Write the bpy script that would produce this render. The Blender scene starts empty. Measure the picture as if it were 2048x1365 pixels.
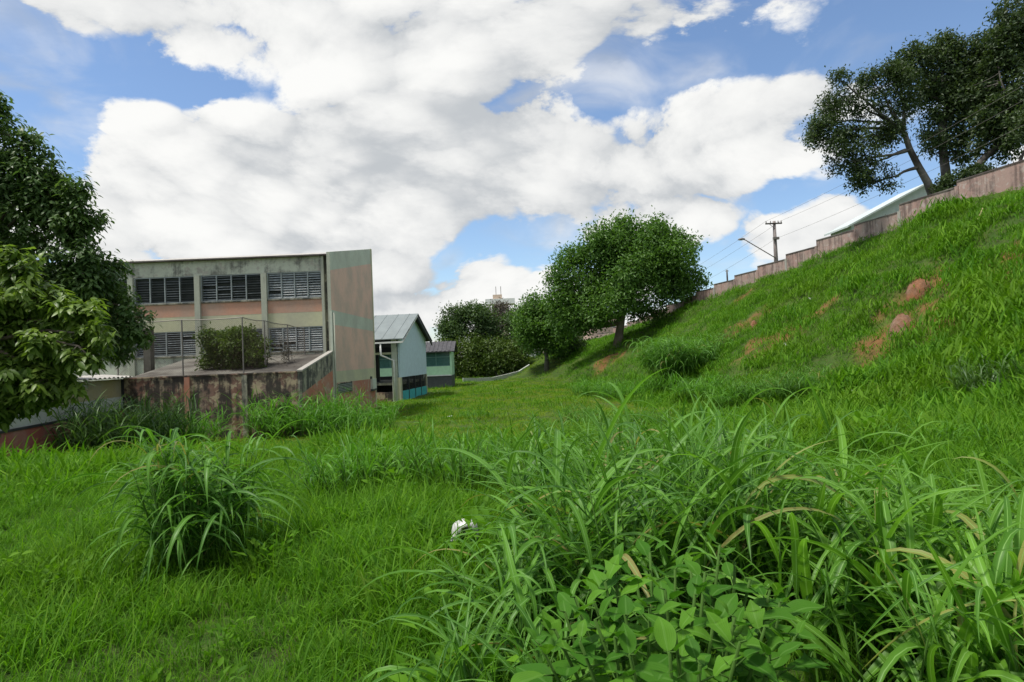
import bpy, math, random
import numpy as np
from mathutils import Vector, Matrix, Euler

scene = bpy.context.scene
COL = scene.collection
R = math.radians

# ------------------------------------------------------------------ camera
FPX = 1250.0                      # focal length in pixels of the 2048 px wide photograph
PITCH, ROLL, EYE = R(1.35), R(-2.3), 1.6
cam_data = bpy.data.cameras.new('camera')
cam_data.sensor_width = 36.0
cam_data.lens = 36.0 * FPX / 2048.0
cam_data.clip_start = 0.05
cam_data.clip_end = 6000.0
cam = bpy.data.objects.new('camera', cam_data)
COL.objects.link(cam)
CAM_M = Matrix.Rotation(R(90) + PITCH, 3, 'X') @ Matrix.Rotation(ROLL, 3, 'Z')
cam.matrix_world = Matrix.Translation((0, 0, EYE)) @ CAM_M.to_4x4()
scene.camera = cam

def ray(px, py):
    return CAM_M @ Vector(((px - 1024.0) / FPX, (682.5 - py) / FPX, -1.0))

def P(px, py, Y):
    """the point of the place at depth Y that stands at this spot of the photograph"""
    d = ray(px, py)
    return Vector((0, 0, EYE)) + d * (Y / d.y)

# ------------------------------------------------------------------ sky, sun, exposure
SUN_AZ, SUN_EL = R(250), R(66)    # azimuth clockwise from +Y
sun_dir = Vector((math.sin(SUN_AZ) * math.cos(SUN_EL), math.cos(SUN_AZ) * math.cos(SUN_EL), math.sin(SUN_EL)))
sun_data = bpy.data.lights.new('sun', 'SUN')
sun_data.energy = 3.4
sun_data.angle = R(9.0)
sun_data.color = (1.0, 0.95, 0.87)
sun = bpy.data.objects.new('sun', sun_data)
sun.rotation_euler = (-sun_dir).to_track_quat('-Z', 'Y').to_euler()
sun.location = (0, 0, 60)
COL.objects.link(sun)

scene.view_settings.view_transform = 'Standard'
scene.view_settings.look = 'None'
scene.view_settings.exposure = 0.45
scene.view_settings.gamma = 1.0
scene.view_settings.use_curve_mapping = False

scene.cycles.max_bounces = 6
scene.cycles.diffuse_bounces = 3
scene.cycles.glossy_bounces = 2
world = bpy.data.worlds.new('World')
scene.world = world
world.use_nodes = True

def build_world():
    nt = world.node_tree
    N, L = nt.nodes, nt.links
    N.clear()

    def nd(t, **kw):
        n = N.new(t)
        for k, v in kw.items():
            setattr(n, k, v)
        return n

    def math_n(op, a, b=None, c=None):
        n = nd('ShaderNodeMath', operation=op)
        for i, v in enumerate((a, b, c)):
            if v is None:
                continue
            if isinstance(v, (int, float)):
                n.inputs[i].default_value = v
            else:
                L.new(v, n.inputs[i])
        return n.outputs[0]

    def vec_n(op, a, b=None, scale=None):
        n = nd('ShaderNodeVectorMath', operation=op)
        for i, v in enumerate((a, b)):
            if v is None:
                continue
            if isinstance(v, (tuple, list, Vector)):
                n.inputs[i].default_value = v
            else:
                L.new(v, n.inputs[i])
        if scale is not None:
            n.inputs['Scale'].default_value = scale
        return n.outputs['Value'] if op in ('DOT_PRODUCT', 'LENGTH') else n.outputs['Vector']

    tc = nd('ShaderNodeTexCoord').outputs['Generated']
    sky = nd('ShaderNodeTexSky', sky_type='NISHITA')
    sky.sun_disc = False
    sky.sun_elevation = SUN_EL
    sky.sun_rotation = SUN_AZ
    sky.air_density = 1.0
    sky.dust_density = 0.6
    sky.ozone_density = 2.0
    L.new(tc, sky.inputs[0])

    # where this day's cloud banks and blue gaps stand (spot in the photograph, size, strength)
    banks = [
        (440, 180, 180, 44, -.56), (215, 150, 130, 45, -.34), (50, 170, 130, 90, -.32), (150, 255, 70, 40, -.25),
        (1310, 150, 170, 66, -.62), (1185, 215, 70, 36, -.3), (1500, 95, 90, 55, -.50), (1730, 40, 85, 60, -.5),
        (2020, 20, 90, 60, -.45), (1075, 495, 40, 20, -.30), (1572, 398, 60, 40, -.50), (455, 424, 34, 14, -.32),
        (905, 515, 40, 16, -.25), (1430, 572, 95, 55, -.45), (1850, 300, 60, 60, -.3), (655, 285, 30, 14, -.2),
        (640, 455, 40, 12, -.2), (1380, 255, 40, 30, -.25),
        (560, 70, 420, 75, .30), (1150, 55, 300, 70, .30), (60, 45, 80, 50, .2), (330, 300, 170, 70, .28),
        (600, 330, 260, 100, .32), (900, 270, 260, 110, .34), (1130, 360, 220, 90, .34), (1450, 260, 160, 75, .30),
        (1640, 190, 110, 50, .28), (1830, 90, 100, 50, .25), (1330, 420, 180, 60, .25), (1000, 560, 110, 50, .25),
        (700, 440, 260, 60, .34), (330, 440, 200, 60, .34), (830, 580, 140, 60, .3), (1680, 420, 70, 45, .25), (780, 600, 80, 40, .2),
        (1560, 470, 70, 30, .2),
    ]
    bellies = [(1130, 70, 330, 62, .42), (880, 345, 230, 60, .34), (1330, 380, 150, 40, .2), (300, 400, 120, 40, .2), (1000, 430, 200, 40, .2), (560, 250, 90, 50, .2)]
    belly = None
    cov = None
    for k, (px, py, rx, ry, w) in enumerate(banks + bellies):
        c = ray(px, py).normalized()
        ex = (ray(px + rx, py).normalized() - c).length
        ez = (ray(px, py + ry).normalized() - c).length
        v = vec_n('SUBTRACT', tc, tuple(c))
        v = vec_n('MULTIPLY', v, (1 / ex, 1.2 / max(ex, ez), 1 / ez))
        q = math_n('EXPONENT', math_n('MULTIPLY', vec_n('DOT_PRODUCT', v, v), -1.0))
        if k < len(banks):
            cov = math_n('MULTIPLY', q, w) if cov is None else math_n('MULTIPLY_ADD', q, w, cov)
        else:
            belly = math_n('MULTIPLY', q, w) if belly is None else math_n('MULTIPLY_ADD', q, w, belly)

    def cloud_noise(vec, lumps=True, detail=8.0):
        sep = nd('ShaderNodeSeparateXYZ')
        L.new(vec, sep.inputs[0])
        h = math_n('ADD', math_n('MAXIMUM', sep.outputs['Z'], 0.0), 0.75)
        xx = math_n('DIVIDE', sep.outputs['X'], h)
        yy = math_n('DIVIDE', sep.outputs['Y'], h)
        zz = math_n('MULTIPLY', sep.outputs['Z'], 1.35)
        cmb = nd('ShaderNodeCombineXYZ')
        for i, s in enumerate((xx, yy, zz)):
            L.new(s, cmb.inputs[i])
        n = nd('ShaderNodeTexNoise', noise_dimensions='3D')
        n.inputs['Scale'].default_value = 2.5
        n.inputs['Detail'].default_value = detail
        n.inputs['Roughness'].default_value = 0.60
        n.inputs['Lacunarity'].default_value = 2.1
        n.inputs['Distortion'].default_value = 0.25
        L.new(cmb.outputs[0], n.inputs['Vector'])
        if not lumps:
            return n.outputs['Fac']
        # rounded cauliflower lumps
        v = nd('ShaderNodeTexVoronoi', feature='F1', voronoi_dimensions='3D')
        v.inputs['Scale'].default_value = 8.0
        v.inputs['Detail'].default_value = 1.0
        v.inputs['Roughness'].default_value = 0.5
        add = vec_n('SCALE', n.outputs['Color'], None, 0.22)
        L.new(vec_n('ADD', cmb.outputs[0], add), v.inputs['Vector'])
        return math_n('MULTIPLY_ADD', math_n('POWER', v.outputs['Distance'], 2.0), -0.22, n.outputs['Fac'])

    n0 = cloud_noise(tc)
    n1 = cloud_noise(vec_n('ADD', tc, (-0.03, -0.01, 0.07)), False, 4.0)
    n2 = cloud_noise(vec_n('ADD', tc, (-0.014, 0.0, 0.03)), False)
    dens = math_n('ADD', math_n('MULTIPLY_ADD', n0, 2.15, -0.66), cov)

    def ramp(v, a, b, c=0.0, d=1.0):
        n = nd('ShaderNodeMapRange', interpolation_type='SMOOTHSTEP')
        L.new(v, n.inputs['Value'])
        for k, x in zip(('From Min', 'From Max', 'To Min', 'To Max'), (a, b, c, d)):
            n.inputs[k].default_value = x
        return n.outputs['Result']

    alpha = ramp(dens, -0.02, 0.18)
    wisp = nd('ShaderNodeTexNoise')
    wisp.inputs['Scale'].default_value = 5.0
    wisp.inputs['Detail'].default_value = 5.0
    wisp.inputs['Distortion'].default_value = 0.8
    L.new(vec_n('MULTIPLY', tc, (1.0, 1.0, 1.8)), wisp.inputs['Vector'])
    alpha = math_n('MAXIMUM', alpha, ramp(wisp.outputs['Fac'], 0.46, 0.80, 0.0, 0.75))
    thick = ramp(dens, 0.15, 0.85)
    d_big = math_n('SUBTRACT', math_n('ADD', n0, 0.04), n1)
    d_small = math_n('SUBTRACT', math_n('ADD', n0, 0.04), n2)
    lit = math_n('ADD', math_n('MULTIPLY', d_big, 1.7), math_n('MULTIPLY', d_small, 2.6))
    lit = math_n('SUBTRACT', math_n('ADD', lit, 0.88), math_n('MULTIPLY_ADD', thick, 0.20, belly))
    lit = ramp(lit, -0.45, 1.05)

    cr = nd('ShaderNodeValToRGB')
    cr.color_ramp.elements[0].position = 0.0
    cr.color_ramp.elements[0].color = (0.56, 0.59, 0.62, 1)
    cr.color_ramp.elements[1].position = 1.0
    cr.color_ramp.elements[1].color = (1.0, 1.0, 0.98, 1)
    e = cr.color_ramp.elements.new(0.45)
    e.color = (0.82, 0.83, 0.83, 1)
    L.new(lit, cr.inputs['Fac'])

    tint = nd('ShaderNodeMix', data_type='RGBA', blend_type='MULTIPLY')
    tint.inputs[0].default_value = 1.0
    tint.inputs[7].default_value = (0.95, 1.0, 1.05, 1)
    L.new(sky.outputs[0], tint.inputs[6])
    bg_sky = nd('ShaderNodeBackground')
    L.new(tint.outputs[2], bg_sky.inputs['Color'])
    bg_sky.inputs['Strength'].default_value = 0.118
    bg_cloud = nd('ShaderNodeBackground')
    L.new(cr.outputs['Color'], bg_cloud.inputs['Color'])
    bg_cloud.inputs['Strength'].default_value = 0.715
    mix = nd('ShaderNodeMixShader')
    L.new(alpha, mix.inputs['Fac'])
    L.new(bg_sky.outputs[0], mix.inputs[1])
    L.new(bg_cloud.outputs[0], mix.inputs[2])
    out = nd('ShaderNodeOutputWorld')
    L.new(mix.outputs[0], out.inputs['Surface'])
    world.cycles.sampling_method = 'MANUAL'
    world.cycles.sample_map_resolution = 256

build_world()

# ------------------------------------------------------------------ helpers
rng = np.random.default_rng(7)
random.seed(7)

def tag(o, label=None, cat=None, group=None, kind=None):
    if label: o['label'] = label
    if cat: o['category'] = cat
    if group: o['group'] = group
    if kind: o['kind'] = kind
    return o

def link(o, parent=None):
    COL.objects.link(o)
    if parent is not None:
        o.parent = parent
    return o

def empty(name, loc=(0, 0, 0), rz=0.0, parent=None):
    o = bpy.data.objects.new(name, None)
    o.empty_display_size = 0.2
    o.location = loc
    o.rotation_euler = (0, 0, rz)
    return link(o, parent)

class MB:
    """collects shapes; build() links them as one mesh object"""
    def __init__(self):
        self.v, self.f, self.m = [], [], []
    def poly(self, pts, m=0):
        i = len(self.v)
        self.v += [tuple(p) for p in pts]
        self.f.append(tuple(range(i, i + len(pts))))
        self.m.append(m)
    def box(self, x0, x1, y0, y1, z0, z1, m=0):
        i = len(self.v)
        self.v += [(x0, y0, z0), (x1, y0, z0), (x1, y1, z0), (x0, y1, z0), (x0, y0, z1), (x1, y0, z1), (x1, y1, z1), (x0, y1, z1)]
        for q in ((0, 3, 2, 1), (4, 5, 6, 7), (0, 1, 5, 4), (1, 2, 6, 5), (2, 3, 7, 6), (3, 0, 4, 7)):
            self.f.append(tuple(i + k for k in q)); self.m.append(m)
        return self
    def prism(self, loop, axis, a, b, m=0):
        """loop: 2-D outline; extruded along axis from a to b"""
        n = len(loop)
        def pt(u, w, t):
            return {'x': (t, u, w), 'y': (u, t, w), 'z': (u, w, t)}[axis]
        i = len(self.v)
        self.v += [pt(u, w, a) for u, w in loop] + [pt(u, w, b) for u, w in loop]
        self.f.append(tuple(i + k for k in range(n))[::-1]); self.m.append(m)
        self.f.append(tuple(i + n + k for k in range(n))); self.m.append(m)
        for k in range(n):
            k2 = (k + 1) % n
            self.f.append((i + k, i + k2, i + n + k2, i + n + k)); self.m.append(m)
        return self
    def beam(self, a, b, w, h, m=0):
        a, b = Vector(a), Vector(b)
        d = (b - a).normalized()
        s = d.cross(Vector((0, 0, 1)))
        s = Vector((1, 0, 0)) if s.length < 1e-4 else s.normalized()
        u = s.cross(d)
        i = len(self.v)
        for p in (a, b):
            for su, ss in ((-1, -1), (1, -1), (1, 1), (-1, 1)):
                self.v.append(tuple(p + s * (ss * w / 2) + u * (su * h / 2)))
        for q in ((0, 1, 2, 3), (7, 6, 5, 4), (0, 4, 5, 1), (1, 5, 6, 2), (2, 6, 7, 3), (3, 7, 4, 0)):
            self.f.append(tuple(i + k for k in q)); self.m.append(m)
        return self
    def tube(self, pts, radii, n=8, m=0, cap=True):
        pts = [Vector(p) for p in pts]
        i0 = len(self.v)
        prev = None
        for k, p in enumerate(pts):
            d = (pts[min(k + 1, len(pts) - 1)] - pts[max(k - 1, 0)])
            d = d.normalized() if d.length > 1e-9 else Vector((0, 0, 1))
            if prev is None:
                prev = d.orthogonal().normalized()
            s = (prev - d * prev.dot(d))
            s = s.normalized() if s.length > 1e-6 else d.orthogonal().normalized()
            prev = s
            t = d.cross(s)
            r = radii[k] if hasattr(radii, '__len__') else radii
            for j in range(n):
                a = 2 * math.pi * j / n
                self.v.append(tuple(p + s * (math.cos(a) * r) + t * (math.sin(a) * r)))
        for k in range(len(pts) - 1):
            for j in range(n):
                a, b = i0 + k * n + j, i0 + k * n + (j + 1) % n
                self.f.append((a, b, b + n, a + n)); self.m.append(m)
        if cap:
            self.f.append(tuple(i0 + j for j in range(n))[::-1]); self.m.append(m)
            e = i0 + (len(pts) - 1) * n
            self.f.append(tuple(e + j for j in range(n))); self.m.append(m)
        return self
    def mesh(self, name, mats, smooth=False):
        me = bpy.data.meshes.new(name)
        me.from_pydata(self.v, [], self.f)
        mats = mats if isinstance(mats, (list, tuple)) else [mats]
        for mm in mats: me.materials.append(mm)
        me.polygons.foreach_set('material_index', self.m)
        if smooth: me.polygons.foreach_set('use_smooth', [True] * len(self.f))
        me.update()
        return me
    def build(self, name, mats, parent=None, smooth=False, loc=None):
        o = bpy.data.objects.new(name, self.mesh(name, mats, smooth))
        if loc is not None: o.location = loc
        return link(o, parent)

def mesh_np(name, V, F, mat, attrs=None, smooth=False):
    """V (n,3); F (m,k) all faces of one size; attrs {name: (domain, array)}"""
    V = np.asarray(V, np.float32); F = np.asarray(F, np.int32)
    me = bpy.data.meshes.new(name)
    me.vertices.add(len(V)); me.vertices.foreach_set('co', V.ravel())
    k = F.shape[1]
    me.loops.add(F.size); me.loops.foreach_set('vertex_index', F.ravel())
    me.polygons.add(len(F)); me.polygons.foreach_set('loop_start', np.arange(0, F.size, k, dtype=np.int32))
    try:
        me.polygons.foreach_set('loop_total', np.full(len(F), k, np.int32))
    except Exception:
        pass
    if smooth: me.polygons.foreach_set('use_smooth', np.ones(len(F), bool))
    for nme, (dom, arr) in (attrs or {}).items():
        a = me.attributes.new(nme, 'FLOAT', dom)
        a.data.foreach_set('value', np.asarray(arr, np.float32).ravel())
    if mat is not None: me.materials.append(mat)
    me.update(calc_edges=True)
    return me

def smooth(a, b, t):
    t = np.clip((np.asarray(t, float) - a) / (b - a), 0, 1)
    return t * t * (3 - 2 * t)

_dirs = [(math.cos(a) * f, math.sin(a) * f, p, w) for a, f, p, w in
         [(0.3, 1.0, 0.2, 1), (1.5, 1.13, 2.1, 1), (2.6, 0.87, 4.0, 1), (0.9, 2.1, 1.0, .55), (2.1, 1.9, 3.3, .55), (3.0, 2.3, 5.2, .5), (1.2, 4.1, .7, .28), (2.9, 3.7, 2.7, .28), (0.1, 4.5, 4.4, .25)]]
def wob(X, Y, L):
    """smooth wavy noise about -1..1 with wavelength near L metres"""
    X = np.asarray(X, float) * (2 * math.pi / L); Y = np.asarray(Y, float) * (2 * math.pi / L)
    s = 0
    for a, b, p, w in _dirs:
        s = s + w * np.sin(a * X + b * Y + p)
    return s / 3.2

# ------------------------------------------------------------------ materials
def nodes_of(name):
    m = bpy.data.materials.new(name)
    m.use_nodes = True
    nt = m.node_tree
    return m, nt, nt.nodes['Principled BSDF'], nt.nodes['Material Output']

def N_(nt, t, **kw):
    n = nt.nodes.new(t)
    for k, v in kw.items(): setattr(n, k, v)
    return n

def noise_(nt, vec, scale, detail=5, rough=.55, dist=0.0):
    n = N_(nt, 'ShaderNodeTexNoise')
    n.inputs['Scale'].default_value = scale
    n.inputs['Detail'].default_value = detail
    n.inputs['Roughness'].default_value = rough
    n.inputs['Distortion'].default_value = dist
    nt.links.new(vec, n.inputs['Vector'])
    return n.outputs['Fac']

def range_(nt, v, a, b, c=0.0, d=1.0):
    n = N_(nt, 'ShaderNodeMapRange', interpolation_type='SMOOTHSTEP')
    nt.links.new(v, n.inputs['Value'])
    for k, x in zip(('From Min', 'From Max', 'To Min', 'To Max'), (a, b, c, d)):
        n.inputs[k].default_value = x
    return n.outputs['Result']

def mixc(nt, fac, a, b, mode='MIX'):
    n = N_(nt, 'ShaderNodeMix', data_type='RGBA', blend_type=mode)
    for sock, v in ((n.inputs[0], fac), (n.inputs[6], a), (n.inputs[7], b)):
        if isinstance(v, (int, float)): sock.default_value = v
        elif isinstance(v, (tuple, list)): sock.default_value = (*v[:3], 1)
        else: nt.links.new(v, sock)
    return n.outputs[2]

def pos_(nt, scale=(1, 1, 1), obj=False):
    g = N_(nt, 'ShaderNodeTexCoord').outputs['Object'] if obj else N_(nt, 'ShaderNodeNewGeometry').outputs['Position']
    mp = N_(nt, 'ShaderNodeMapping')
    mp.inputs['Scale'].default_value = scale
    nt.links.new(g, mp.inputs['Vector'])
    return mp.outputs[0]

def bump_(nt, bs, h, strength=.3, dist=.02):
    b = N_(nt, 'ShaderNodeBump')
    b.inputs['Strength'].default_value = strength
    b.inputs['Distance'].default_value = dist
    nt.links.new(h, b.inputs['Height'])
    nt.links.new(b.outputs[0], bs.inputs['Normal'])

def plain(name, col, rough=.7, metal=0.0, var=.12, vscale=3.0):
    m, nt, bs, out = nodes_of(name)
    p = pos_(nt)
    f = noise_(nt, p, vscale, 6)
    c = mixc(nt, range_(nt, f, .3, .7), tuple(x * (1 - var) for x in col), tuple(min(1, x * (1 + var)) for x in col))
    nt.links.new(c, bs.inputs['Base Color'])
    bs.inputs['Roughness'].default_value = rough
    bs.inputs['Metallic'].default_value = metal
    bump_(nt, bs, noise_(nt, p, 40, 3), .15, .01)
    return m

def stained(name, col, mold=.4, streak=.4, peel=0.0, mold_col=(.05, .05, .045), peel_col=(.45, .42, .33), wash=.25, rough=.85, bias=0.0):
    """old wall paint: faded patches, dark mould running down in streaks, flaking"""
    m, nt, bs, out = nodes_of(name)
    p = pos_(nt)
    f1 = noise_(nt, p, .55, 6, .6)
    c = mixc(nt, range_(nt, f1, .35, .7), col, tuple(.5 * (x + y) for x, y in zip(col, (.34, .33, .28))))
    f1b = noise_(nt, p, 6, 5, .65)
    c = mixc(nt, range_(nt, f1b, .3, .75, 0, wash), c, tuple(.55 * x for x in col))
    if peel > 0:
        fp = noise_(nt, p, 2.6, 7, .68, .4)
        c = mixc(nt, range_(nt, fp, .60 - .16 * peel, .64 - .16 * peel), c, peel_col)
    ps = pos_(nt, (3.2, 3.2, .16))
    f2 = noise_(nt, ps, 1.0, 6, .62)
    f3 = noise_(nt, p, 1.1, 8, .66, .3)
    n = N_(nt, 'ShaderNodeMath', operation='MULTIPLY_ADD')
    nt.links.new(f2, n.inputs[0]); n.inputs[1].default_value = streak * 1.3
    nn = N_(nt, 'ShaderNodeMath', operation='MULTIPLY')
    nt.links.new(f3, nn.inputs[0]); nn.inputs[1].default_value = mold * 1.3
    nt.links.new(nn.outputs[0], n.inputs[2])
    s = n.outputs[0]
    mid = (streak + mold) * 1.3 * .5 - bias
    c = mixc(nt, range_(nt, s, mid * 1.0 + .06 - .12 * mold, mid * 1.0 + .30 - .12 * mold, 0, .35 + .6 * min(1, mold + .2)), c, mold_col)
    nt.links.new(c, bs.inputs['Base Color'])
    bs.inputs['Roughness'].default_value = rough
    bump_(nt, bs, noise_(nt, p, 18, 6, .7), .35, .015)
    return m

def leafy(name, dark, light, trans=.35, gloss=.45, warm=None, vein=False, spec=.25, patch=0.0, patch_col=(.2, .25, .03), patch_scale=.12):
    """leaf: colour by the leaf's own tint; light shines through it"""
    m, nt, bs, out = nodes_of(name)
    at = N_(nt, 'ShaderNodeAttribute'); at.attribute_name = 'tint'
    c = mixc(nt, at.outputs['Fac'], dark, light)
    if warm is not None:
        c = mixc(nt, range_(nt, at.outputs['Fac'], .968, .978), c, warm)
    p = pos_(nt)
    c = mixc(nt, range_(nt, noise_(nt, p, .9, 3), .35, .7, 0, .35), c, tuple(.62 * x for x in dark))
    if patch > 0:
        c = mixc(nt, range_(nt, noise_(nt, p, 1.3, 4, .6, .5), .54, .70, 0, patch * .8), c, (.035, .095, .014))
        c = mixc(nt, range_(nt, noise_(nt, p, .75, 5, .65, .5), .60, .74, 0, patch * .7), c, (.20, .21, .035))
        c = mixc(nt, range_(nt, noise_(nt, p, patch_scale, 4, .6), .42, .68, 0, patch), c, patch_col)
    if vein:
        ac = N_(nt, 'ShaderNodeAttribute'); ac.attribute_name = 'across'
        ab = N_(nt, 'ShaderNodeMath', operation='ABSOLUTE'); nt.links.new(ac.outputs['Fac'], ab.inputs[0])
        c = mixc(nt, range_(nt, ab.outputs[0], .05, .16, .75 * float(vein), 0), c, tuple(min(1, x * 1.1 + .10) for x in light))
        wv = N_(nt, 'ShaderNodeMath', operation='SINE')
        w2 = N_(nt, 'ShaderNodeMath', operation='MULTIPLY'); nt.links.new(ac.outputs['Fac'], w2.inputs[0]); w2.inputs[1].default_value = 34.0
        nt.links.new(w2.outputs[0], wv.inputs[0])
        c = mixc(nt, range_(nt, wv.outputs[0], -.2, 1, 0, .18), c, tuple(x * .6 for x in dark))
    nt.links.new(c, bs.inputs['Base Color'])
    bs.inputs['Roughness'].default_value = gloss
    bs.inputs['Specular IOR Level'].default_value = spec
    tr = N_(nt, 'ShaderNodeBsdfTranslucent')
    tc = mixc(nt, 1.0, c, (1.15, 1.25, .55), 'MULTIPLY')
    nt.links.new(tc, tr.inputs['Color'])
    mx = N_(nt, 'ShaderNodeMixShader'); mx.inputs[0].default_value = trans
    nt.links.new(bs.outputs[0], mx.inputs[1]); nt.links.new(tr.outputs[0], mx.inputs[2])
    nt.links.new(mx.outputs[0], out.inputs['Surface'])
    return m

M = {}
M['mint'] = stained('faded_mint_paint', (.58, .60, .49), .8, .35, .3, mold_col=(.14, .135, .12), peel_col=(.45, .42, .36))
M['mint_clean'] = stained('pale_mint_paint', (.56, .60, .50), .15, .2, 0, mold_col=(.3, .3, .26))
M['cream'] = stained('cream_paint', (.56, .55, .36), .15, .25)
M['salmon'] = stained('salmon_paint', (.60, .32, .22), .14, .22)
M['salmon_end'] = stained('lightened_weathered_salmon', (.76, .50, .40), .12, .2, wash=.18, mold_col=(.30, .25, .22))  # weathered salmon, colour raised to make up for the end wall's shade
M['orange'] = stained('flaking_orange_paint', (.46, .17, .10), .18, .35, .35, peel_col=(.42, .33, .25))
M['column'] = stained('column_paint', (.43, .45, .36), .3, .5)
M['grime'] = stained('blackened_wall', (.24, .12, .085), 1.2, .8, .7, mold_col=(.035, .028, .024), peel_col=(.42, .33, .22), wash=.6, bias=.07)
M['coping'] = stained('mouldy_concrete', (.30, .28, .21), .9, .6, .3, bias=.06)
M['slab'] = stained('dirty_darkened_slab', (.055, .046, .037), .4, .1)  # dirty concrete, darkened further to stand in for shade
M['concrete'] = stained('old_concrete', (.36, .34, .30), .3, .5)
M['perimeter'] = stained('pink_block_wall', (.38, .245, .21), .6, .8, .3, peel_col=(.42, .34, .30), mold_col=(.12, .08, .07), bias=.05)
M['perimeter_cap'] = stained('dark_wall_cap', (.07, .05, .048), .4, .2)
M['grey_wall'] = stained('grey_white_wall', (.47, .50, .45), .1, .3)
M['yellow_wall'] = stained('yellowed_wall', (.36, .31, .16), .3, .3)
M['red_base'] = stained('red_wall_base', (.30, .085, .06), .4, .3)
M['louver'] = plain('louver_metal', (.19, .215, .22), .45, 0, .25, 5)
M['louver_pale'] = plain('pale_louver_metal', (.26, .29, .29), .45, 0, .25, 5)
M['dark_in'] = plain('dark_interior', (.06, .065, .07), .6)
M['frame'] = plain('window_frame_paint', (.34, .37, .37), .5)
M['steel'] = plain('galvanised_steel', (.20, .18, .165), .6, .3)
M['wire'] = plain('rusty_wire', (.10, .07, .055), .8)
M['black'] = plain('dark_metal', (.03, .03, .035), .5)
M['pale_blue'] = plain('pale_blue_render', (.55, .68, .76), .85, 0, .05)
M['turquoise'] = plain('turquoise_paint', (.06, .42, .42), .7, 0, .1)
M['mint_wall'] = plain('bright_mint_paint', (.46, .70, .48), .8, 0, .06)
M['glass_green'] = plain('green_glazing', (.05, .13, .12), .12)
M['teal'] = plain('teal_frame', (.10, .22, .20), .5)
M['roof_sheet'] = plain('pale_metal_sheet', (.20, .23, .225), .45, .1, .08, 1.2)
M['tile_dark'] = plain('dark_roof_tile', (.06, .058, .062), .85, 0, .3)
M['fibre'] = plain('fibre_cement', (.40, .38, .35), .9, 0, .25)
M['white'] = plain('white_paint', (.70, .70, .68), .7, 0, .08)
M['white_roof'] = plain('white_sheet_roof', (.50, .56, .54), .5, 0, .06)
M['beige_house'] = plain('beige_render', (.48, .38, .29), .9, 0, .08)
M['pink_house'] = plain('pink_render', (.50, .36, .30), .9, 0, .08)
M['house_tile'] = plain('clay_tile', (.28, .13, .08), .9, 0, .2)
M['pole'] = plain('pole_concrete', (.22, .19, .18), .9)
M['bark'] = stained('bark', (.13, .095, .07), .3, .4, mold_col=(.03, .028, .024))
M['bark_dark'] = stained('dark_bark', (.035, .028, .025), .3, .4, mold_col=(.02, .018, .016))
M['soil_red'] = stained('red_soil', (.30, .115, .040), .3, .1, mold_col=(.12, .055, .025), peel_col=(.4, .2, .1))
_m = M['soil_red'].node_tree
for _n in _m.nodes:
    if _n.type == 'BUMP': _n.inputs['Strength'].default_value = 1.0; _n.inputs['Distance'].default_value = .12
M['plastic'] = plain('white_plastic', (.50, .49, .47), .35, 0, .12, 12)
M['paper'] = plain('litter_paper', (.50, .50, .48), .8)
M['straw'] = plain('dry_straw', (.48, .38, .20), .8)

# ------------------------------------------------------------------ lie of the land
WALL_C, WALL_K = 38.0, 0.197          # the boundary wall runs along X = WALL_C - WALL_K * Y

def wall_hit(px, py):
    d = ray(px, py)
    t = WALL_C / (d.x + WALL_K * d.y)
    return Vector((0, 0, EYE)) + d * t

# top of the boundary wall, read off where it steps
wall_steps = [(2075, 323), (1915, 362), (1800, 419), (1710, 456), (1634, 486), (1573, 516), (1516, 537), (1470, 556), (1429, 573),
              (1393, 588), (1362, 601), (1333, 614), (1305, 627), (1279, 638), (1255, 647), (1227, 659), (1195, 672), (1165, 684), (1146, 692)]
wall_pts = [wall_hit(x, y) for x, y in wall_steps]
_wy = np.array([-40, 20] + [p.y for p in wall_pts] + [160, 260])
_wz = np.array([wall_pts[0].z + .5, wall_pts[0].z + .3] + [p.z for p in wall_pts] + [wall_pts[-1].z - 1.2, wall_pts[-1].z - 2.0])
def wall_top(Y):
    return np.interp(Y, _wy, _wz)

bare_spots = [  # (spot in the photograph, radius across in metres)
    (1800, 655, 2.2), (1760, 690, 1.8), (1930, 600, 2.6), (1900, 640, 2.0), (1840, 585, 1.8), (1520, 690, 2.2), (1570, 670, 2.0), (1500, 640, 1.6),
    (1700, 790, .9), (2040, 510, 2.0), (1640, 620, 1.6), (1480, 600, 1.2), (1215, 720, 2.0)]

def height_raw(X, Y):
    X = np.asarray(X, float); Y = np.asarray(Y, float)
    field = -1.95 * smooth(4, 32, Y) + .5 * smooth(78, 112, Y)
    Yc = np.clip(Y, -30, 230)
    Xt = 12.0 - .06 * Yc - .42 * np.clip(Yc - 70, 0, 40)
    Xw = np.maximum(WALL_C - WALL_K * Yc, Xt + 6)
    zw = wall_top(Yc) - 1.22
    s = (X - Xt) / (Xw - Xt)
    w = .22
    p = np.where(s < 0, 0, np.where(s < w, s * s / (2 * w), s - w / 2)) / (1 - w / 2)
    p = np.minimum(p, 1 + .01 * np.clip(s - 1, 0, 5))
    p = np.where(s > 1, 1.0, p)
    z = field + (zw - field) * p
    face = smooth(0, .15, s) * (1 - smooth(.85, 1.0, s))
    z = z + face * (.55 * wob(X, Y, 15) + .22 * wob(X + 9, Y - 4, 5.5))
    fade = 1 - smooth(110, 200, np.hypot(X, Y))
    near = smooth(1.5, 6, np.hypot(X, Y))
    z = z + fade * (.05 * wob(X, Y, 3.1) + .09 * near * wob(X + 30, Y, 9))
    return z

height = height_raw

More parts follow.
